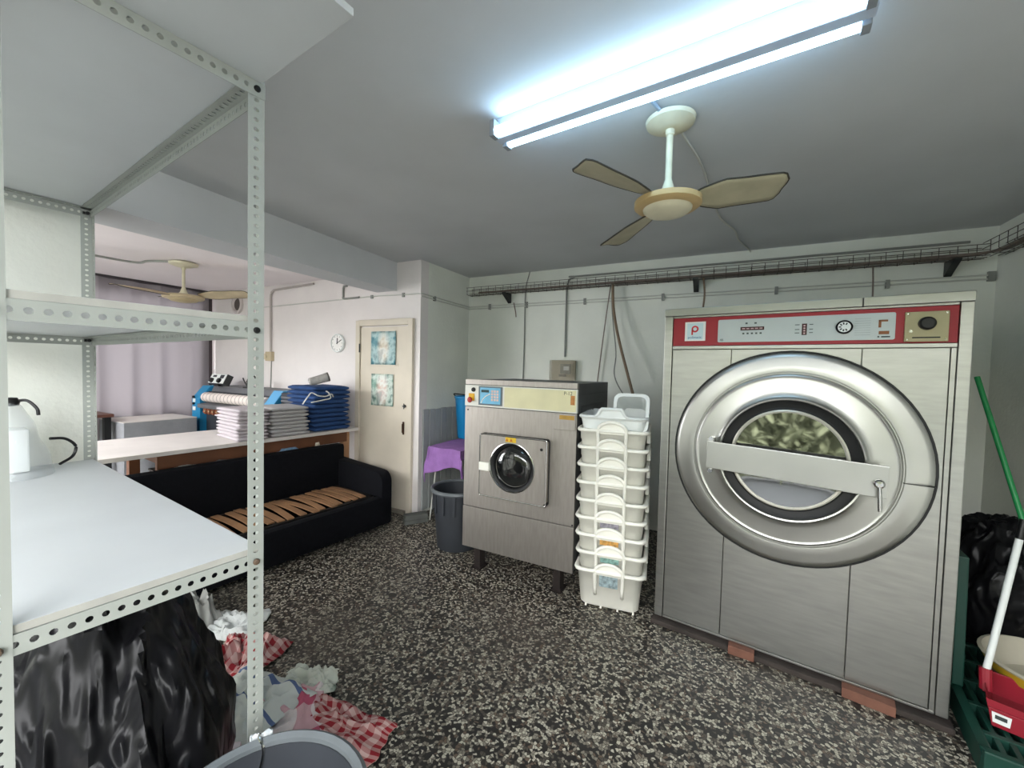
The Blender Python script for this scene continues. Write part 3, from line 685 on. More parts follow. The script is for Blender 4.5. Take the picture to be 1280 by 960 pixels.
blob('garbage_bag', 'large black garbage bag on the floor under the white shelf board', 'garbage bag', (-1.64, .485, 0), (.44, .30), .98, BLACKBAG, 4.2, crease=.11, nu=110, nv=70)
CLEAR = mat('clear_film', '#c8ced0', .12, var=.1, alpha=.32, spec=.8, bump=.3, bscale=20)
pk = thing('plastic_package', 'clear plastic wrapped package with black cord on the white shelf board', 'package', (-2.69, .545, 1.0965), -5.7)
def pf(u, v):
    a = 2*PI*u; w = (1-v)**.75; k = 1+.1*nz(u*7, v*5, 1)
    return Vector((.17*math.cos(a)*(.12+.88*w)*k, .125*math.sin(a)*(.15+.85*w)*k, .31*v*(1+.06*nz(u*4, v*4, 3))))
L = [[pf(i/40, j/20) for i in range(40)] for j in range(21)]
obj('film', B().loft(L), CLEAR, pk, smooth=True)
obj('white_block', B().box(-.10, .0, -.05, .05, .004, .19), WHITEP2, pk, bevel=.008)
obj('tie', B().lathe([(0, .0), (.022, .005), (.026, .02), (.018, .038), (.0, .04)], 14, Matrix.Translation((0, 0, .292))), BLACK, pk, smooth=True)
obj('cord', B().tube(curve([(0, .01, .315), (.03, .04, .318), (.05, .065, .285), (.05, .07, .255)], 6), .006, 8), BLACK, pk, smooth=True)
obj('cord', B().tube(curve([(.06, .10, .15), (.04, .15, .14), (.02, .185, .10), (.02, .175, .055), (.05, .13, .03)], 7), .006, 8), BLACK, pk, smooth=True)

# ---- cloths dropped on the floor
def cloth(name, label, loc, sx, sy, rz, m, seed, amp=.05, lift=.0, n=46, warp=.25, tuck=0):
    def f(u, v):
        x = (u-.5)*sx; y = (v-.5)*sy
        x += warp*sx*.5*nz(u*2.1+seed, v*2.1, 1); y += warp*sy*.5*nz(u*2.1, v*2.1+seed, 5)
        x += .12*sx*nz(u*5+seed, v*5, 9)*.5; y += .12*sy*nz(u*5, v*5+seed, 3)*.5
        e = min(u, 1-u, v, 1-v); k = min(1, e*5+.15)
        n1 = 1-abs(nz(u*3.2+seed, v*3.2, 2))*1.8; n2 = 1-abs(nz(u*7, v*6+seed, 4))*2
        return Vector((x, y, .006+lift*(1-tuck*u)+amp*k*max(0, .6*n1+.4*n2+.1)))
    o = obj(name, B().grid(f, n, n), m, smooth=True, solid=.004, loc=loc, rot=(0, 0, R(rz)))
    for p in o.data.polygons: p.use_smooth = True
    return tag(o, label, 'cloth', 'cloths on the floor by the shelf')
G1 = gingham('gingham_red', '#c9a9a4', '#8e1c26', 9); G2 = gingham('check_pink', '#dfd3d3', '#b8566e', 2.2, .55)
G3 = gingham('towel_blue_stripe', '#c6c9c4', '#55668c', 2.3, .86, 'Y')
WCL = mat('cloth_white', '#cfd2d0', .9, var=.06, vscale=9, bump=.3, bscale=70)
WCL2 = mat('cloth_grey_white', '#c2c3bd', .9, var=.08, vscale=9, bump=.3, bscale=70)
cloth('white_cloth', 'crumpled white cloth, farthest of the floor cloths', (-2.60, 1.36, 0), .34, .28, 40, WCL, 1.3, .05)
cloth('checked_cloth', 'red gingham cloth bunched behind the shelf post', (-2.24, 1.24, 0), .34, .32, 20, G1, 5.1, .10)
cloth('patterned_cloth', 'white cloth with green print beside the pink checked cloth', (-1.78, 1.30, .012), .26, .16, 35, mat('cloth_green_print', '#c5c8bd', .9, var=.05, stain=('#54685a', 9, .6)), 2.2, .055)
cloth('blue_striped_towel', 'white towel with a blue stripe on the floor pile', (-1.86, 1.06, .05), .46, .32, 5, G3, 7.7, .06)
cloth('pink_checked_cloth', 'pink and white checked cloth on the floor pile', (-1.66, 1.05, .02), .52, .40, -32, G2, 3.4, .055)
cloth('white_sheet', 'plain white sheet folded beside the black bag', (-1.62, .86, .01), .46, .36, 15, WCL2, 9.9, .04)
cloth('checked_cloth', 'red gingham cloth spread nearest the taped bin', (-1.47, 1.19, 0), .48, .24, 10, G1, 6.3, .05)
tag(cloth('plastic_bag', 'translucent white plastic bag behind the black garbage bag', (-2.78, 1.22, .0), .30, .26, 10, mat('film_white', '#b9b9b4', .3, var=.1, alpha=.75), 8.2, .20), 'translucent white plastic bag behind the black garbage bag', 'plastic bag')

# ================================================================ sofa frame with slats
SOFA = mat('sofa_black', '#0c0d12', .9, var=.25, vscale=30, bump=.2, bscale=120, spec=.2)
so = thing('sofa', 'black sofa without cushions showing its wooden slats', 'sofa', (-2.93, 3.05, 0), -5.1)
def sbox(name, x0, x1, y0, y1, z0, z1, bev): return obj(name, B().box(x0, x1, y0, y1, z0, z1), SOFA, so, bevel=bev, smooth=True)
sbox('front_rail', -.10, 0, -1.95, -.0, .03, .315, .03)
def armp(y0, y1):
    pts = []
    for cx, cz, a0 in ((-.10, .10, -90), (-.12, .455, 0)):
        pass
    out = [(-.80, .03), (-.08, .03)]+[(-.08+.08*math.cos(R(a)), .11+.08*math.sin(R(a))) for a in range(-90, 1, 15)]+[(-.11+.11*math.cos(R(a)), .45+.11*math.sin(R(a))) for a in range(0, 91, 15)]+[(-.80, .60)]
    L = [[Vector((x, y, z)) for x, z in out] for y in (y0, y1)]
    return B().loft(L)
obj('armrest', armp(-.13, .0), SOFA, so, bevel=.025, smooth=True)
obj('armrest', armp(-2.0, -1.87), SOFA, so, bevel=.025, smooth=True)
sbox('backrest', -.82, -.70, -1.95, -.05, .05, .755, .035)
obj('slat_frame', B().box(-.70, -.66, -1.85, -.14, .27, .318).box(-.14, -.10, -1.85, -.14, .27, .318).box(-.70, -.1, -.18, -.14, .27, .318).box(-.70, -.1, -1.0, -.97, .25, .30), mat('slat_frame_dark', '#1c1a19', .6, metal=.3, var=.2), so, bevel=.004)
SLAT = mat('beech_slat', '#8f6b4c', .6, var=.22, vscale=7)
for i, (y, a, off) in enumerate([(-.25, 0, 0), (-.33, -1, .0), (-.41, 1, -.02), (-.50, -1, 0), (-.58, 2, .02), (-.66, -3, 0), (-.76, 4, .02), (-.84, -1, 0), (-.93, -6, .01), (-1.03, 0, 0), (-1.11, 2, -.02), (-1.20, -2, 0), (-1.29, 1, 0), (-1.38, -2, .02), (-1.47, 1, 0), (-1.56, 0, 0), (-1.65, -1, 0)]):
    L = [[Vector((-.39+(k/8-.5)*.54, y+s*.027+math.tan(R(a))*(k/8-.5)*.54, .322+zz+.012*math.sin(PI*k/8))) for s, zz in ((-1, 0), (1, 0), (1, .011), (-1, .011))] for k in range(9)]
    obj('slat', B().loft(L), SLAT, so, loc=(off, 0, 0))

# ================================================================ work table in the ironing room
WOOD = mat('table_wood', '#6d452e', .6, var=.25, vscale=5); WOODL = mat('table_wood_light', '#b58763', .6, var=.2, vscale=6)
TOPM = mat('table_top_grey', '#c9c3bf', .5, var=.08, vscale=4, stain=('#a9a19b', 5, .7))
tb_ = thing('work_table', 'long wooden work table with pale top behind the black sofa', 'table', (-3.65, 3.26, 0), -5.1)
obj('table_top', B().box(-.93, 0, -2.6, 0, .868, .9), TOPM, tb_, bevel=.002)
obj('apron', B().box(-.165, -.125, -1.75, -.06, .74, .866), WOOD, tb_, bevel=.003)
obj('apron', B().box(-.90, -.86, -2.45, -.06, .76, .866), WOOD, tb_, bevel=.003)
obj('apron', B().box(-.86, -.17, -1.72, -1.68, .77, .866), WOOD, tb_, bevel=.003)
for x, y in ((-.205, -.1), (-.9, -.1), (-.205, -1.74), (-.9, -1.74)):
    obj('leg', B().box(x, x+.075, y, y+.075, 0, .866), WOODL if y > -.2 else WOOD, tb_, bevel=.003)
# folded linen on it
def towel_mesh(name, w, d, t, seed, n=12):
    b = B(); L = []
    for k in range(n+1):
        y = (k/n-.5)*d; e = 1-.5*max(0, abs(k/n-.5)*2-.86)/.14
        l = []
        for i in range(14):
            a = 2*PI*i/14; cx = math.copysign(abs(math.cos(a))**.35, math.cos(a)); sx = math.copysign(abs(math.sin(a))**.38, math.sin(a))
            wv = .012*nz(k*.7+seed, i*.5, seed)
            l.append(Vector((cx*(w/2+wv), y+.01*nz(i*.9, k*.3, seed), t/2+sx*t/2*e+.004*nz(k*.6, cx*2+seed, 7))))
        L.append(l)
    return mesh(name, b.loft(L), True)
def pile(nm, lab, cat, grp, base, w, d, t, n, rz, cols, seed, tops=('topmost', 'lowest')):
    ms = [towel_mesh(nm, w, d, t*1.04, seed+i*3.1) for i in range(3)]
    order = ['lowest']+['%s from the bottom' % q for q in ('second', 'third', 'fourth', 'fifth', 'sixth', 'seventh', 'eighth', 'ninth', 'tenth', 'eleventh', 'twelfth')]
    for i in range(n):
        me = ms[i % 3].copy(); me.materials.clear()
        o = obj(nm, me, cols[i % len(cols)], loc=(base[0]+random.uniform(-.008, .008), base[1]+random.uniform(-.01, .01), base[2]+i*t), rot=(0, 0, R(rz+random.uniform(-2.5, 2.5))))
        tag(o, '%s, %s' % (lab, 'topmost of its pile' if i == n-1 else order[i]+' of its pile' if i == 0 else order[i]+' of its pile'), cat, grp)
LW = mat('linen_white_pink', '#aea6aa', .9, var=.05, bump=.25, bscale=60); LG = mat('linen_light_grey', '#aaa8a8', .9, var=.06, bump=.25, bscale=60)
pile('folded_towel', 'pinkish white folded towel on the table', 'towel', 'white towel pile on the work table', (-3.99, 2.20, .90), .48, .26, .031, 9, -8, [LW], 1)
pile('folded_towel', 'light grey folded towel on the table', 'towel', 'grey towel pile on the work table', (-3.95, 2.54, .90), .42, .36, .035, 8, -6, [LG], 5)
BLU = mat('linen_blue', '#1f3f6e', .85, var=.2, vscale=8, bump=.25, bscale=50)
pile('folded_laundry_bag', 'blue folded laundry bag near the door', 'laundry bag', 'blue laundry bag pile on the work table', (-3.96, 2.985, .90), .50, .42, .047, 10, -5, [BLU], 9)
for i, pth in enumerate(([(-3.72, 2.62, 1.20), (-3.70, 2.66, 1.27), (-3.72, 2.72, 1.31), (-3.70, 2.78, 1.28), (-3.69, 2.86, 1.27), (-3.69, 2.93, 1.29), (-3.70, 2.96, 1.26)], [(-3.70, 2.70, 1.215), (-3.69, 2.78, 1.225), (-3.70, 2.86, 1.235), (-3.69, 2.92, 1.25), (-3.69, 2.9, 1.3), (-3.7, 2.87, 1.325)])):
    tag(obj('drawstring', B().tube(curve(pth, 6), .0065, 7), mat('cord_white', '#d9d6d2', .8, var=0), smooth=True), ('white drawstring looping out of the blue bags, upper one', 'white drawstring looping out of the blue bags, lower one')[i], 'cord', 'drawstrings of the blue bags')
jr = thing('plastic_jar', 'clear plastic jar lying on top of the blue bag pile', 'jar', (-4.0, 3.02, 1.435), 60)
jm = Matrix.Rotation(R(72), 4, 'Y')
obj('jar_body', B().lathe([(0, -.11), (.035, -.11), (.045, -.10), (.047, .02), (.05, .08), (.05, .09)], 24, jm), mat('jar_plastic', '#a9a6a0', .2, var=.2, vscale=20, alpha=.7), jr, smooth=True)
obj('jar_mouth', B().lathe([(.052, .085), (.052, .10), (.046, .10), (.046, .085), (0, .084)], 24, jm), mat('jar_dark', '#4b4540', .4, var=.1), jr, smooth=True)
# odds and ends on the table's lower shelf, over the sofa back
ls = thing('storage_board', 'grey board with odds and ends under the work table', 'board', (-4.0, 2.35, .66), -5.1)
obj('board', B().box(-.28, .24, -.75, .6, 0, .018), mat('board_dark', '#4a4744', .8), ls)
for i, (nm, lb, x, y, sx, sy, sz, cl) in enumerate((('foam_strip', 'dotted white foam strip under the work table', .12, -.62, .06, .16, .07, '#c9c9c6'), ('folded_rag', 'grey rag under the work table', .1, -.34, .10, .2, .075, '#77787a'), ('cardboard_carton', 'dark small carton under the work table', .1, -.1, .12, .16, .09, '#3a3b40'), ('blue_pouch', 'pale blue pouch under the work table', .12, .22, .1, .2, .085, '#7fa3c4'), ('paper_roll', 'small white roll under the work table', .14, .52, .05, .05, .10, '#d8d2c2'))):
    p = Matrix.Translation((-4.0, 2.35, .678)) @ Matrix.Rotation(R(-5.1), 4, 'Z') @ Vector((x, y, 0))
    bb = B().loft([[Vector((q.x*(1+.08*nz(q.x*30, z*40, i)), q.y*(1+.08*nz(q.y*30, z*50, i)), z+.006*nz(q.x*25, q.y*25, i))) for q in rrect(sx*k, sy*k, min(sx, sy)*.3, 0, 4)] for z, k in ((0, .92), (sz*.25, 1), (sz*.7, .97), (sz, .75))])
    tag(obj(nm, bb, mat(nm+'_m', cl, .8, var=.3, vscale=60), smooth=True, loc=p), lb, nm.split('_')[-1])

# ================================================================ ironing machine
BLUE = mat('machine_blue', '#1f7fae', .45, var=.08, vscale=3); BLUEL = mat('machine_blue_light', '#5fa0cc', .45, var=.06)
im = thing('ironing_machine', 'blue roller ironing machine with grey hood at the back', 'ironing machine', (-6.45, 2.90, 0))
def endp(x0, x1): 
    pts = [(0, 0), (0, 1.10), (.13, 1.27), (.45, 1.27), (.45, 0)]
    return B().loft([[Vector((x, y, z)) for y, z in pts] for x in (x0, x1)])
e1 = obj('end_housing', endp(0, .20), BLUE, im, bevel=.006)
obj('end_housing', endp(1.62, 1.80), BLUE, im, bevel=.006)
obj('end_housing_slope', B().loft([[Vector((x, y, z)) for y, z in ((-.004, 1.10), (.126, 1.272), (.13, 1.265), (.004, 1.095))] for x in (1.622, 1.798)]), BLUEL, im)
obj('buttons', B().cyl((.06, 0, 1.12), (.06, -.02, 1.12), .018).cyl((.06, 0, 1.03), (.06, -.02, 1.03), .016), BLACK, e1)
obj('button_plates', B().box(.035, .09, -.006, 0, 1.05, 1.10).box(.03, .1, -.006, 0, .94, .99), WHITEP2, e1)
GREYM = mat('machine_grey', '#6d6e72', .5, metal=.3, var=.1); GREYD = mat('machine_grey_dark', '#3c3e44', .5, metal=.3, var=.1)
obj('hood', B().loft([[Vector((x, y, z)) for y, z in ((.14, 1.19), (.17, 1.265), (.45, 1.275), (.45, 1.19))] for x in (.2, 1.62)]), GREYM, im)
obj('hood_lip', B().box(.2, 1.62, .10, .16, 1.16, 1.20), GREYD, im, bevel=.01)
obj('roller', B().lathe([(0, .0), (.06, 0), (.065, .01), (.065, 1.37), (.06, 1.38), (0, 1.38)], 24, Matrix.Translation((.22, .06, 1.125)) @ Matrix.Rotation(R(90), 4, 'Y')), mat('roller_cloth', '#ddd2cc', .9, var=.05), im, smooth=True)
sr = B()
for i in range(16): sr.lathe([(.066, 0), (.067, .002), (.067, .009), (.066, .011)], 24, Matrix.Translation((.28+i*.083, .06, 1.125)) @ Matrix.Rotation(R(90), 4, 'Y') @ Matrix.Shear('XZ', 4, (.0, .0)))
obj('roller_bands', sr, mat('band_grey', '#8e8784', .8, var=0), im)
obj('feed_table', B().loft([[Vector((x, y, z)) for y, z in ((-.03, .985), (-.03, 1.035), (.10, 1.06), (.10, .985))] for x in (.2, 1.62)]), GREYM, im, bevel=.004)
st = B(); st2 = B()
for i in range(14):
    M_ = Matrix.Translation((.27+i*.095, .04, .94)) @ Matrix.Rotation(R(18), 4, 'Y'); st.box(-.036, .036, -.02, .03, -.035, .045, M_); st2.cyl((.315+i*.095, .01, .945), (.315+i*.095, .0, .945), .012, 8)
obj('return_straps', st, mat('strap_copper', '#8a4f34', .6, var=.25, vscale=9), im, bevel=.006)
obj('strap_rivets', st2, mat('rivet', '#d8c9a0', .4, metal=.5, var=0), im)
obj('front_plate', B().box(.2, 1.62, .08, .10, .12, .93), GREYD, im)
obj('side_grille', B().box(1.80, 2.04, .10, .45, .93, 1.255), GREYD, im, bevel=.004)
sl = B()
for i in range(8): sl.box(1.815, 2.03, .085, .1, .9+i*.042, .918+i*.042)
obj('grille_slats', sl, GREYM, im)
cbx = thing('control_box', 'small white control box with four knobs on the ironing machine', 'control box', (-6.05, 3.02, 1.275))
obj('stem', B().box(-.05, .05, -.02, .04, 0, .04), BLACK, cbx)
MB = Matrix.Translation((0, 0, .1)) @ Matrix.Rotation(R(-25), 4, 'X')
obj('case', B().box(-.19, .19, .0, .08, -.07, .07, MB), mat('case_dark', '#2f3032', .5, var=0), cbx, bevel=.004)
obj('face', B().box(-.18, .18, -.006, 0, -.065, .065, MB), WHITEP2, cbx)
for x, z in ((-.1, -.03), (.08, -.03)): obj('knob', B().lathe([(0, .03), (.03, .028), (.034, 0)], 14, MB @ mfront(x, -.006, z)), BLACK, cbx)
obj('dial', B().box(-.12, -.04, -.009, -.006, .02, .05, MB), GREYD, cbx); obj('dial', B().box(.05, .14, -.009, -.006, .005, .055, MB), GREYD, cbx)
tag(obj('hood_clamp', B().tube(curve([(-5.42, 3.05, 1.275), (-5.42, 3.05, 1.35), (-5.36, 3.05, 1.42), (-5.27, 3.05, 1.43), (-5.22, 3.05, 1.34)], 6), .018, 8, rf=lambda t: 1-.5*t).tube([(-5.42, 3.05, 1.29), (-5.50, 3.05, 1.37), (-5.52, 3.05, 1.40)], .009, 6).box(-5.47, -5.37, 3.02, 3.08, 1.275, 1.29), BLACK, smooth=True), 'small black bent clamp on the ironing machine hood', 'clamp')  # a bent clamp, gives no light

# covered table and dark table by the curtain
ct = thing('covered_table', 'low table under a grey cloth by the curtain', 'table', (-6.5, 2.46, 0))
def drape(u, v):
    a = 2*PI*u; w, d_ = .33, .38
    c, s = math.cos(a), math.sin(a); k = 1/max(abs(c)/w, abs(s)/d_)
    g = 1+.035*math.sin(a*11+2*nz(a, 1))*v+.02*v
    return Vector((c*k*g, s*k*g, .86-.62*v))
gb = B(); Lp = [[drape(i/120, j/10) for i in range(120)] for j in range(11)]
gb.loft(Lp, True, False)
obj('cloth_cover', gb, mat('cover_grey', '#8b8c91', .9, var=.08, vscale=14, bump=.2), ct, smooth=True)
obj('cover_top', B().box(-.325, .325, -.375, .375, .861, .868), mat('cover_top_pale', '#cfc8c4', .9, var=.05), ct)
for x in (-.26, .26):
    for y in (-.3, .3): obj('leg', B().box(x-.025, x+.025, y-.025, y+.025, 0, .84), WOOD, ct)
bt2 = thing('side_table', 'dark brown narrow table beside the grey covered table', 'table', (-6.6, 1.78, 0))
obj('table_top', B().box(-.3, .3, -.5, .27, .93, .965), mat('brown_top', '#5b3a30', .5, var=.15), bt2, bevel=.004)
for x in (-.25, .25):
    for y in (-.4, .22): obj('leg', B().box(x-.03, x+.03, y-.03, y+.03, 0, .93), BLACKR, bt2)
# curtain with folds
cu = B()
def cf(u, v):
    y = 0.0+u*3.32; ph = y*19+1.6*nz(y*1.3, 0, 3)
    return Vector((-6.86+(.05+.02*nz(y*2, 4))*math.sin(ph)*(.55+.45*(1-v))+.01*nz(y*9, v*2), y+.012*math.cos(ph), .55+v*2.075))
cu.grid(cf, 420, 10)
CUR = bpy.data.materials.new('curtain_grey'); CUR.use_nodes = True; MATS['curtain_grey'] = CUR
_n = CUR.node_tree.nodes; _l = CUR.node_tree.links; _b = _n['Principled BSDF']; _b.inputs['Base Color'].default_value = (*lin('#827c80'), 1); _b.inputs['Roughness'].default_value = .95
_t = _n.new('ShaderNodeBsdfTranslucent'); _t.inputs[0].default_value = (*lin('#8a8488'), 1); _x = _n.new('ShaderNodeMixShader'); _x.inputs[0].default_value = .1
_l.new(_b.outputs[0], _x.inputs[1]); _l.new(_t.outputs[0], _x.inputs[2]); _l.new(_x.outputs[0], _n['Material Output'].inputs[0])
cv = thing('curtain', 'long grey pleated curtain across the window wall', 'curtain', (-6.86, 1.06, .55))
obj('curtain_cloth', cu, CUR, cv, smooth=True, world=True)
obj('curtain_rail', B().box(-6.9, -6.82, 0, 3.33, 2.612, 2.64), mat('rail_dark', '#3b3438', .6), cv, world=True)
obj('curtain_edge', B().box(-6.88, -6.85, 3.315, 3.345, .55, 2.6), mat('edge_dark', '#43383c', .8), cv, world=True)

# ================================================================ ceiling fans
def fan(label, loc, drop, rr, rm, blades, blen, bw, ceilz, edge, capm, bcol):
    t = thing('ceiling_fan', label, 'fan', (loc[0], loc[1], ceilz), 0, 'ceiling fans')
    obj('rose', B().lathe([(0, 0), (rr*.8, 0), (rr, -.012), (rr*.96, -.028), (rr*.5, -.05), (.03, -.055), (0, -.055)], 40), CREAM, t, smooth=True)
    obj('rod', B().lathe([(.02, -.05), (.02, -.075), (.0145, -.08), (.0145, -drop+.10), (.016, -drop+.095), (.03, -drop+.05), (.045, -drop+.03), (.05, -drop+.02)], 20), CREAM, t, smooth=True)
    mo = obj('motor', B().lathe([(.05, -drop+.022), (rm*.8, -drop+.018), (rm, -drop+.006), (rm, -drop-.016), (rm*.92, -drop-.026), (rm*.72, -drop-.028)], 44), edge, t, smooth=True)
    obj('motor_cap', B().lathe([(rm*.74, -drop-.024), (rm*.72, -drop-.036), (rm*.6, -drop-.05), (rm*.3, -drop-.06), (0, -drop-.062)], 40), capm, mo, smooth=True)
    for k, (a, pitch, droop) in enumerate(blades):
        Mb = Matrix.Translation((0, 0, -drop+.004)) @ Matrix.Rotation(R(a), 4, 'Z') @ Matrix.Rotation(R(droop), 4, 'Y') @ Matrix.Rotation(R(pitch), 4, 'X')
        def f(u, v):
            x = rm*.8+u*(blen-rm*.8); w = bw*(.42+.58*min(1, u*3.2)**.8)*(1-.10*max(0, u-.93)/.07)
            if u > .93: w *= (1-((u-.93)/.07)**2*.35)
            return Mb @ Vector((x, (v-.5)*w, .014*math.sin((v-.5)*3)*u+.003*nz(u*3, v*2, k)))
        bl = obj('blade', B().grid(f, 22, 6), mat('blade_'+bcol, bcol, .55, var=.15, vscale=9), t, smooth=True, solid=.005)
        ed = [f(i/22, 0) for i in range(23)]+[f(1, j/6) for j in range(1, 7)]+[f(i/22, 1) for i in range(21, -1, -1)]
        obj('blade_edge', B().tube(ed, .0038, 6), mat('edge_grime', '#3d3830', .8, var=.4, vscale=20), bl)
    return t
TAN = mat('fan_tan', '#c3a878', .45, var=.08)
f1 = fan('cream ceiling fan with worn blades in front of the fluorescent light', (-.268, 1.957), .37, .105, .142, [(14, -22, -4), (136, -24, 8), (229, -20, -9)], .46, .172, CZ, TAN, CREAM, '#b1ab92')
f2 = fan('cream ceiling fan in the ironing room beyond the shelf', (-5.12, 2.23), .36, .13, .18, [(42, -22, -6), (170, -4, -3), (282, -20, 0)], .62, .18, 2.64, mat('fan_cream_old', '#b9a888', .5), mat('fan_cap_old', '#b3a27f', .5), '#c9b898')

# ================================================================ fluorescent light
lx0, ly0, lx1, ly1 = -.975, 1.655, .335, 1.528
la = math.atan2(ly1-ly0, lx1-lx0); ll = math.hypot(lx1-lx0, ly1-ly0)
lt = thing('fluorescent_light', 'twin tube fluorescent ceiling light, both tubes glowing', 'light', (lx0, ly0, CZ), math.degrees(la))
LB = mat('batten_white', '#b9c4d4', .5, var=0)
obj('batten', B().box(0, ll, -.024, .024, -.092, 0), LB, lt, bevel=.004)
TUBE = mat('tube_glow', '#ffffff', .4, var=0, emit=((.48, .76, 1.0), 7))
for y in (-.052, .052):
    tb2 = obj('tube', B().lathe([(0, .02), (.019, .02), (.021, .026), (.021, ll-.026), (.019, ll-.02), (0, ll-.02)], 20, Matrix.Translation((0, y, -.078)) @ Matrix.Rotation(R(90), 4, 'Y')), TUBE, lt, smooth=True)
    for x in (.006, ll-.03):
        obj('lampholder', B().box(x, x+.024, y-.022, y+.022, -.102, -.03), mat('holder_grey', '#8f959c', .5, var=0), lt, bevel=.003)

# ================================================================ cables, tray, wall fittings
def tubeobj(name, label, cat, pts, r, m, n=6, seg=6, grp=None, straight=False):
    return tag(obj(name, B().tube(pts if straight else curve(pts, n), r, seg), m, smooth=True), label, cat, grp)
tr = thing('cable_tray', 'wire basket cable tray running along the back and right walls', 'cable tray', (0, 4.2, 2.49))
wb = B()
yb, yf, zt, zb = 4.305, 4.185, 2.575, 2.495
xr = 1.585   # outer line of the right wall run
for y, z in ((yf, zt), (yf, (zt+zb)/2), (yf, zb), (yf+.04, zb-.006), (yf+.08, zb-.006), (yb, zb), (yb, zt)):
    wb.tube([(-2.86, y, z), (1.62, y, z)], .0028, 5)
for x, z in ((xr, zt+.01), (xr, (zt+zb)/2+.01), (xr, zb), (xr+.04, zb-.006), (xr+.08, zb-.006), (1.70, zb), (1.70, zt)):
    wb.tube([(x, 4.2, z), (x, 2.0, z)], .0028, 5)
i = 0
x = -2.85
while x < 1.58:
    wb.tube([(x, yf, zt), (x, yf, zb+.01), (x, yf+.015, zb-.006), (x, yb, zb-.006), (x, yb, zt)], .0025, 5); x += .1
y = 4.1
while y > 2.0:
    wb.tube([(xr, y, zt+.01), (xr, y, zb+.01), (xr+.015, y, zb-.006), (1.70, y, zb-.006), (1.70, y, zt)], .0025, 5); y -= .1
obj('wire_basket', wb, WIRE, tr, world=True)
for x in (-2.33, -.30, 1.447):
    obj('bracket', B().loft([[Vector((xx, y, z)) for y, z in ((4.317, 2.49), (4.16, 2.487), (4.16, 2.475), (4.29, 2.40), (4.317, 2.38))] for xx in (x-.022, x+.022)]), STEELD, tr, world=True)
for k in range(5):
    q = random.Random(k); y0 = yf+.02+.013*k; pts = []
    x0 = -2.7 if k < 3 else -1.1
    xx = x0
    while xx < 1.5: pts.append((xx, y0+q.uniform(-.006, .006), zb+.006+.008*(k % 3)+q.uniform(0, .006))); xx += .25
    pts += [(1.6+.01*k, 4.12, zb+.012), (1.62+.01*k, 3.8, zb+.012), (1.62+.01*k, 2.6, zb+.012)]
    tubeobj('cable', 'loose brown cable lying in the wire tray', 'cable', pts, .007, DARKCABLE, 3, 6, 'cables in the tray')
# twin conduit lines round the walls
cn = thing('conduit', 'pair of thin painted pipes clipped along the walls', 'pipe', (0, 4.31, 2.36))
for dz in (0, -.028):
    cb = B().tube([(1.70, 4.308, 2.375+dz), (-2.89, 4.308, 2.362+dz)], .0065, 6).tube([(-2.893, 4.31, 2.362+dz), (-2.885, 3.39, 2.375+dz)], .0065, 6)
    obj('pipe', cb, CABLEW, cn, world=True)
obj('pipe', B().tube([(-2.885, 3.388, 2.37), (-3.5, 3.388, 2.385), (-5.8, 3.388, 2.36)], .0065, 6), CABLEW, cn, world=True)
for a in [(x-.012, x+.012, 4.296, 4.318, 2.318, 2.384) for x in (-2.6, -2.1, -1.4, -.6, .35, 1.1)]+[(1.66, 1.70, 4.295, 4.32, 2.33, 2.4), (-2.905, -2.88, 3.6, 3.63, 2.33, 2.38), (-3.15, -3.12, 3.38, 3.395, 2.35, 2.395), (-3.62, -3.59, 3.38, 3.395, 2.36, 2.40)]:
    obj('clip', B().box(*a), CABLE, cn, world=True)
def pipe(label, pts, r=.008, m=CABLE, n=5, cat='pipe'): return tubeobj('pipe_run', label, cat, pts, r, m, n, 7)
pipe('thin pipe up the back wall above the washer left side', [(-2.125, 4.31, 1.3), (-2.12, 4.31, 2.0), (-2.12, 4.31, 2.5), (-2.07, 4.31, 2.73)], .006)
pipe('grey pipe from the wire tray down to the meter box', [(-1.61, 4.305, 1.75), (-1.61, 4.305, 2.3), (-1.60, 4.30, 2.55), (-1.52, 4.29, 2.62), (-1.3, 4.29, 2.625), (1.55, 4.29, 2.625)], .010)
tubeobj('hanging_cable', 'dark thin cable hanging from the tray behind the washer', 'cable', [(-1.11, 4.25, 2.48), (-1.16, 4.27, 2.1), (-1.23, 4.28, 1.45)], .006, DARKCABLE)
tubeobj('hanging_cable', 'thick bronze cable hanging from the tray toward the tub stack', 'cable', [(-1.08, 4.22, 2.49), (-1.06, 4.2, 2.25), (-.99, 4.15, 1.95), (-.88, 4.1, 1.6), (-.78, 4.05, 1.3)], .014, BRONZECABLE, 8, 8)
tubeobj('hanging_cable', 'pale slim cable beside the thick bronze cable', 'cable', [(-1.09, 4.22, 2.49), (-1.08, 4.24, 2.2), (-1.02, 4.2, 1.8), (-1.0, 4.1, 1.55), (-.86, 4.05, 1.32)], .006, CABLE, 8)
tubeobj('hanging_cable', 'brown cable dropping behind the large machine top', 'cable', [(-.235, 4.22, 2.49), (-.22, 4.2, 2.3), (-.25, 4.15, 2.0), (-.25, 4.1, 1.8)], .009, BRONZECABLE)
tubeobj('hanging_cable', 'thin cable running down to the middle of the large machine top', 'cable', [(.99, 4.25, 2.49), (1.0, 4.26, 2.3), (1.0, 4.26, 1.9)], .006, DARKCABLE)
tubeobj('hanging_cable', 'short loose cable end below the left tray bracket', 'cable', [(-2.26, 4.29, 2.38), (-2.23, 4.28, 2.28), (-2.22, 4.28, 2.21)], .006, DARKCABLE)
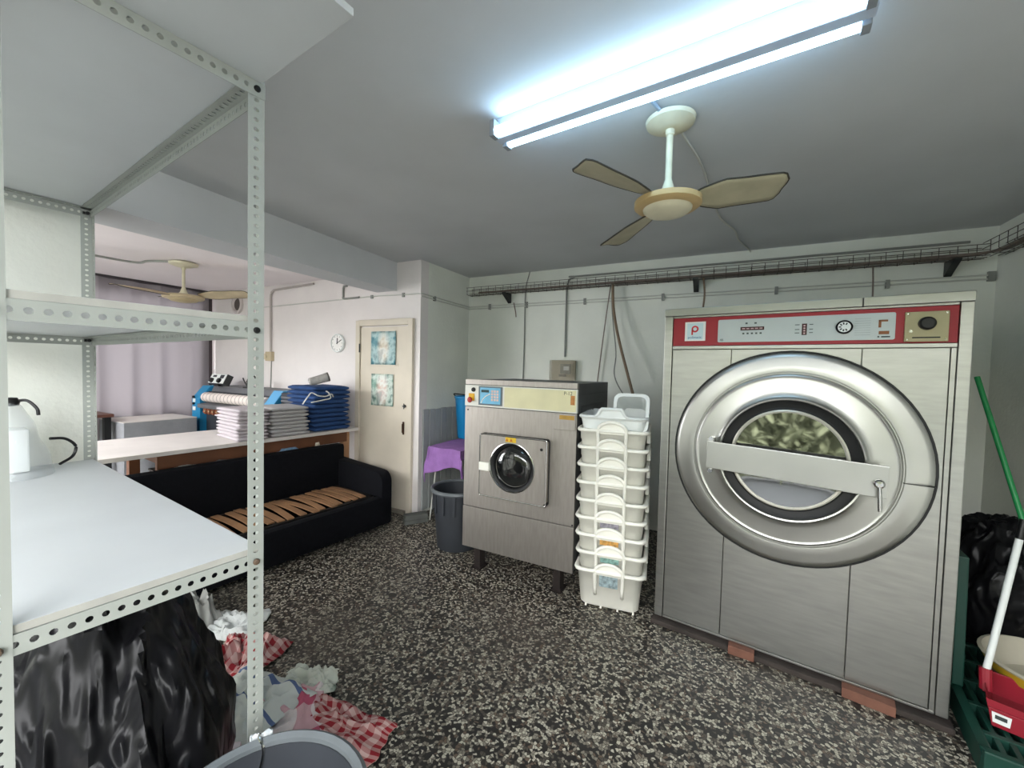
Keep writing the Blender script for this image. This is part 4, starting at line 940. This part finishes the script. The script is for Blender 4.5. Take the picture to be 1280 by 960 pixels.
tubeobj('ceiling_cable', 'grey cable clipped along the ceiling behind the main fan', 'cable', [(-.24, 2.06, CZ-.006), (-.17, 2.45, CZ-.006), (-.13, 2.95, CZ-.006), (-.09, 3.35, CZ-.006), (.0, 3.65, CZ-.006), (.04, 3.95, CZ-.006), (.12, 4.25, CZ-.006), (.14, 4.3, CZ-.02)], .007, CABLEW)
tubeobj('ceiling_cable', 'short blue grey cable between light fixture and fan rose', 'cable', [(-.34, 1.63, CZ-.008), (-.33, 1.75, CZ-.008), (-.30, 1.87, CZ-.01)], .009, mat('cable_blue_grey', '#9fb0c4', .5, var=0))
# meter box
mbx = thing('meter_box', 'small clear fronted switch box on the back wall', 'switch box', (-1.62, 4.32, 1.47))
obj('back_plate', B().box(-.14, .14, -.03, 0, 0, .24), mat('box_beige', '#b3ab95', .6, var=.1), mbx, bevel=.004)
obj('breaker', B().box(-.02, .09, -.07, -.03, .09, .20), mat('breaker_grey', '#777a74', .5, var=.1), mbx, bevel=.004)
obj('breaker_lever', B().box(-.03, .05, -.078, -.07, .06, .085), BLACK, mbx); obj('breaker_label', B().box(.02, .08, -.073, -.07, .13, .175), WHITEP2, mbx)
obj('clear_cover', B().loft([[Vector((p.x, -.095+y, .12+p.y)) for p in rrect(w, h_, .012, 0)] for w, h_, y in ((.285, .245, .07), (.285, .245, .01), (.27, .23, 0))]), mat('cover_smoked', '#b5ad9a', .15, var=.05, alpha=.4), mbx)
# ironing room wall fittings
pipe('grey pipe bending from the ceiling down to the wall socket', [(-5.47, 3.38, 1.74), (-5.47, 3.38, 2.2), (-5.47, 3.38, 2.5), (-5.42, 3.38, 2.565), (-5.3, 3.38, 2.58), (-4.6, 3.38, 2.60)], .014, mat('pipe_painted', '#b3aba6', .6, var=.05), 6)
pipe('thin cable from the wall socket down behind the machine', [(-5.47, 3.39, 1.64), (-5.48, 3.39, 1.4), (-5.5, 3.39, 1.1)], .007, CABLE)
sk = thing('power_socket', 'beige wall socket on the ironing room wall', 'socket', (-5.47, 3.396, 1.63))
obj('socket_body', B().box(-.07, .055, -.05, 0, 0, .125), mat('socket_beige', '#b8a98c', .5, var=.1), sk, bevel=.006)
obj('plug', B().box(-.12, -.07, -.045, -.01, .02, .1).cyl((-.05, -.05, .06), (-.05, -.065, .06), .02), mat('plug_beige', '#c9bda4', .5, var=0), sk, bevel=.004)
vf = thing('round_vent', 'round ventilation pipe mouth high on the ironing room wall', 'vent', (-6.26, 3.396, 2.43))
obj('vent_ring', B().lathe([(.13, 0), (.13, .03), (.10, .035), (.085, .01)], 28, mfront(0, 0, 0)), mat('vent_white', '#cfc7c4', .6, var=.05), vf, smooth=True)
obj('vent_mesh', B().lathe([(0, .008), (.09, .008)], 24, mfront(0, 0, 0)), mat('vent_dark', '#5b5450', .8, var=.2, vscale=60), vf)
tag(obj('valve_handle', B().cyl((-5.83, 3.396, 1.72), (-5.83, 3.36, 1.72), .02).box(-5.87, -5.79, 3.352, 3.36, 1.712, 1.728).box(-5.838, -5.822, 3.352, 3.36, 1.68, 1.76), STEELD), 'small dark valve handle on the ironing room wall', 'valve')
pipe('slim pipe passing the small dark valve', [(-5.8, 3.386, 1.2), (-5.8, 3.386, 1.9), (-5.8, 3.386, 2.36)], .009, CABLEW)
hk = tubeobj('pipe_hook', 'bent pipe loop under the beam beside the door wall', 'pipe', [(-4.0, 3.38, 2.53), (-4.06, 3.384, 2.53), (-4.07, 3.384, 2.5), (-4.07, 3.384, 2.42), (-4.05, 3.384, 2.385), (-3.8, 3.384, 2.385)], .012, CABLE, 5, 8)
ck = thing('round_clock', 'round white wall clock left of the cream door', 'clock', (-4.148, 3.396, 1.86))
obj('clock_case', B().lathe([(.108, 0), (.112, .02), (.108, .034), (.1, .036), (.097, .028)], 36, mfront(0, 0, 0)), WHITEP2, ck, smooth=True)
obj('clock_face', B().lathe([(0, .028), (.1, .028), (.1, .02)], 36, mfront(0, 0, 0)), mat('clock_face', '#e8e6e2', .4, var=0), ck)
hnd = B()
for a, l_, w in ((4, .062, .006), (63, .082, .004)): hnd.box(-w, w, -.032, -.03, -.012, l_, Matrix.Rotation(R(a), 4, 'Y'))
obj('clock_hands', hnd, BLACK, ck)
ht = B()
for i in range(12): ht.box(-.0025, .0025, -.0295, -.0285, .076, .090, Matrix.Rotation(R(30*i), 4, 'Y'))
obj('clock_marks', ht, DKINK, ck)
tubeobj('ceiling_cable', 'cable clipped along the ironing room ceiling to its fan', 'cable', [(-5.14, 2.12, 2.622), (-5.35, 2.02, 2.625), (-5.6, 1.98, 2.63), (-5.62, 1.5, 2.63), (-5.6, .4, 2.63)], .012, CABLE)

# ================================================================ corner between pillar and washer
PAN = mat('panel_grey', '#a6a9a8', .6, var=.1, vscale=5)
wp = thing('board_panelling', 'grey vertical board panelling on the pillar side wall', 'panelling', (-2.9, 3.9, 0))
for i in range(8):
    y = 3.45+i*.105
    obj('plank', B().box(-2.899, -2.880+.004*(i % 2), y, y+.092, .04, 1.14-.004*(i % 3)), PAN, wp, bevel=.004, world=True)
bn = thing('bench', 'low white legged bench under the lavender towel', 'bench', (-2.50, 3.72, 0))
obj('bench_top', B().box(-.19, .19, -.36, .42, .735, .765), WHITEP2, bn, bevel=.004)
for x, y, dx, dy in ((-.15, -.30, -.06, -.05), (.15, -.30, .05, -.05), (-.15, .36, -.04, .05), (.15, .36, .05, .05)):
    obj('leg', B().tube([(x, y, .74), (x+dx, y+dy, .0)], .009, 8), CABLEW, bn)
LAV = mat('towel_lavender', '#9a6fb0', .95, var=.14, vscale=12, bump=.5, bscale=90)
def tf(u, v):
    # v runs along the bench, hanging over its near end; u across with hanging sides
    s = (u-.5)*2; x = s*.30; z = .786
    if abs(s) > .68: k = (abs(s)-.68)/.32; x = math.copysign(.205+.015*math.sin(v*14), s); z = .786-k*.10
    y = -.40+.80*((v-.35)/.65) if v > .35 else -.40-.012*math.sin(u*17)-.02*(1-v/.35)
    if v <= .35: z = min(z, .786)-(1-v/.35)*(.23+.05*math.sin(u*5+1)); x *= 1+.10*(1-v/.35)
    elif v < .45: z -= .012*(.45-v)/.1
    return Vector((x, y+.01*nz(u*5, v*6), z+.006*nz(u*6, v*7, 2)))
tw = obj('towel', B().grid(tf, 48, 50), LAV, smooth=True, solid=.008, loc=(-2.50, 3.72, 0)); tag(tw, 'lavender towel draped over the low bench', 'towel')
for p in tw.data.polygons: p.use_smooth = True
bb = thing('blue_bucket', 'bright blue plastic bucket standing on the lavender towel', 'bucket', (-2.63, 3.93, .80))
BLUEB = mat('bucket_blue', '#1488c4', .4, var=.06)
obj('bucket_body', B().lathe([(0, 0), (.11, 0), (.115, .01), (.15, .45), (.158, .455), (.158, .475), (.15, .478), (.145, .47), (.108, .015), (0, .012)], 36), BLUEB, bb, smooth=True)
obj('handle', B().tube(curve([(-.157, -.02, .46), (-.14, -.09, .50), (-.05, -.14, .505), (.05, -.14, .50), (.14, -.09, .49), (.157, -.02, .46)], 6), .006, 8), BLACKR, bb, smooth=True)
tag(obj('old_brush_head', B().box(-.05, .05, -.12, .12, 0, .04).box(-.045, .045, -.115, .115, .04, .09), mat('grey_grime', '#5a5c58', .8, var=.2), bevel=.004, loc=(-2.79, 3.24, 0), rot=(0, 0, R(-35))), 'grey scrubbing brush on the floor by the door corner', 'brush')

# ================================================================ right corner by the large machine
GRN = mat('pallet_green', '#0f3a30', .5, var=.15, vscale=8)
pa = thing('plastic_pallet', 'dark green plastic grid pallet at the lower right', 'pallet', (.965, 2.30, 0), -7.78)
pb2 = B()
obj('pallet_rim', B().box(0, .60, 0, .03, 0, .12).box(0, .03, .03, .95, 0, .12).box(.57, .60, .03, .95, 0, .12).box(.03, .57, .92, .95, 0, .12), GRN, pa, bevel=.008)
for j in range(4): obj('cross_bar', B().box(.03, .57, .13+j*.2, .155+j*.2, .02, .116), GRN, pa, bevel=.003)
for i in range(11): obj('slat', B().box(.055+i*.046, .075+i*.046, .03, .92, .07, .112), GRN, pa, bevel=.003)
dp = thing('dustpan', 'red long handled dustpan standing on the green pallet', 'dustpan', (1.265, 2.70, .121), -20)
REDP = mat('dustpan_red', '#8f1f2e', .4, var=.1)
def pan(y, s): return [Vector((x, y, z)) for x, z in ((-.12*s, .0), (.13*s, .0), (.15*s, .105), (.148*s, .11), (.122*s, .008), (-.112*s, .008), (-.138*s, .11), (-.14*s, .105))]
obj('pan', B().loft([[Vector((.0, y, 0))+p-Vector((0, y, 0)) for p in pan(y, 1)] for y in (-.26, .0)]).box(-.14, .15, -.004, .004, 0, .11).loft([[Vector((x, y, z)) for x, z in ((-.12, .0), (.13, .0), (.142, .075), (-.133, .075))] for y in (-.268, -.26)]), REDP, dp, bevel=.002)
obj('pan_collar', B().tube([(-.135, -.12, .07), (-.14, -.10, .16)], .022, 12), REDP, dp)
pl_ = obj('pan_label', B().loft([[Vector((x, y, z)) for x, z in ((-.118, .018), (-.07, .018), (-.066, .062), (-.122, .062))] for y in (-.2695, -.2685)]), WHITEP2, dp)
obj('label_print', B().box(-.112, -.078, -.2705, -.2695, .036, .052), DKINK, pl_)
obj('pole', B().tube([(-.14, -.105, .13), (-.06, .02, .76)], .013, 12), WHITEP2, dp, smooth=True)
obj('pole_grip', B().tube([(-.06, .02, .755), (-.05, .035, .845)], .0145, 12), BLACK, dp, smooth=True)
ba = thing('wash_basin', 'white basin with yellow band on the green pallet', 'basin', (1.42, 2.84, .122))
obj('basin_body', B().lathe([(0, 0), (.16, 0), (.2, .03), (.25, .14), (.26, .145), (.245, .15), (.19, .035), (0, .012)], 36), mat('basin_white', '#b9b3a2', .5, var=.1), ba, smooth=True)
obj('yellow_band', B().lathe([(.229, .085), (.252, .135)], 36, Matrix.Translation((0, -.003, 0))), mat('basin_yellow', '#c9a62b', .5, var=.1), ba, smooth=True)
blob('garbage_bag', 'black garbage bag in the dark corner behind the dustpan', 'garbage bag', (1.41, 3.36, .0), (.27, .27), .80, BLACKBAG, 2.9, crease=.14)
tag(obj('green_board', B().box(-.02, .02, -.12, .12, 0, .62), GRN, bevel=.006, loc=(1.055, 2.84, .121), rot=(R(-3), 0, R(-8))), 'green plastic panel standing against the side of the large machine', 'panel')
bm_ = thing('broom', 'green broom pole leaning in the right corner', 'broom', (1.50, 2.66, .0))
obj('pole', B().tube([(-.04, .08, .09), (-.29, .52, 1.62)], .012, 12), mat('broom_green', '#1f8a4c', .4, var=.08), bm_, smooth=True)
obj('broom_head', B().box(-.16, .16, .05, .11, .05, .10), mat('broom_green_dark', '#17693a', .5), bm_, bevel=.006)
obj('bristles', B().loft([[Vector((x*k, .08+y*k, z)) for x, y in ((-.15, -.025), (.15, -.025), (.15, .025), (-.15, .025))] for z, k in ((0, 1.1), (.05, 1))]), mat('bristle_dark', '#25302a', .9, var=.3), bm_)
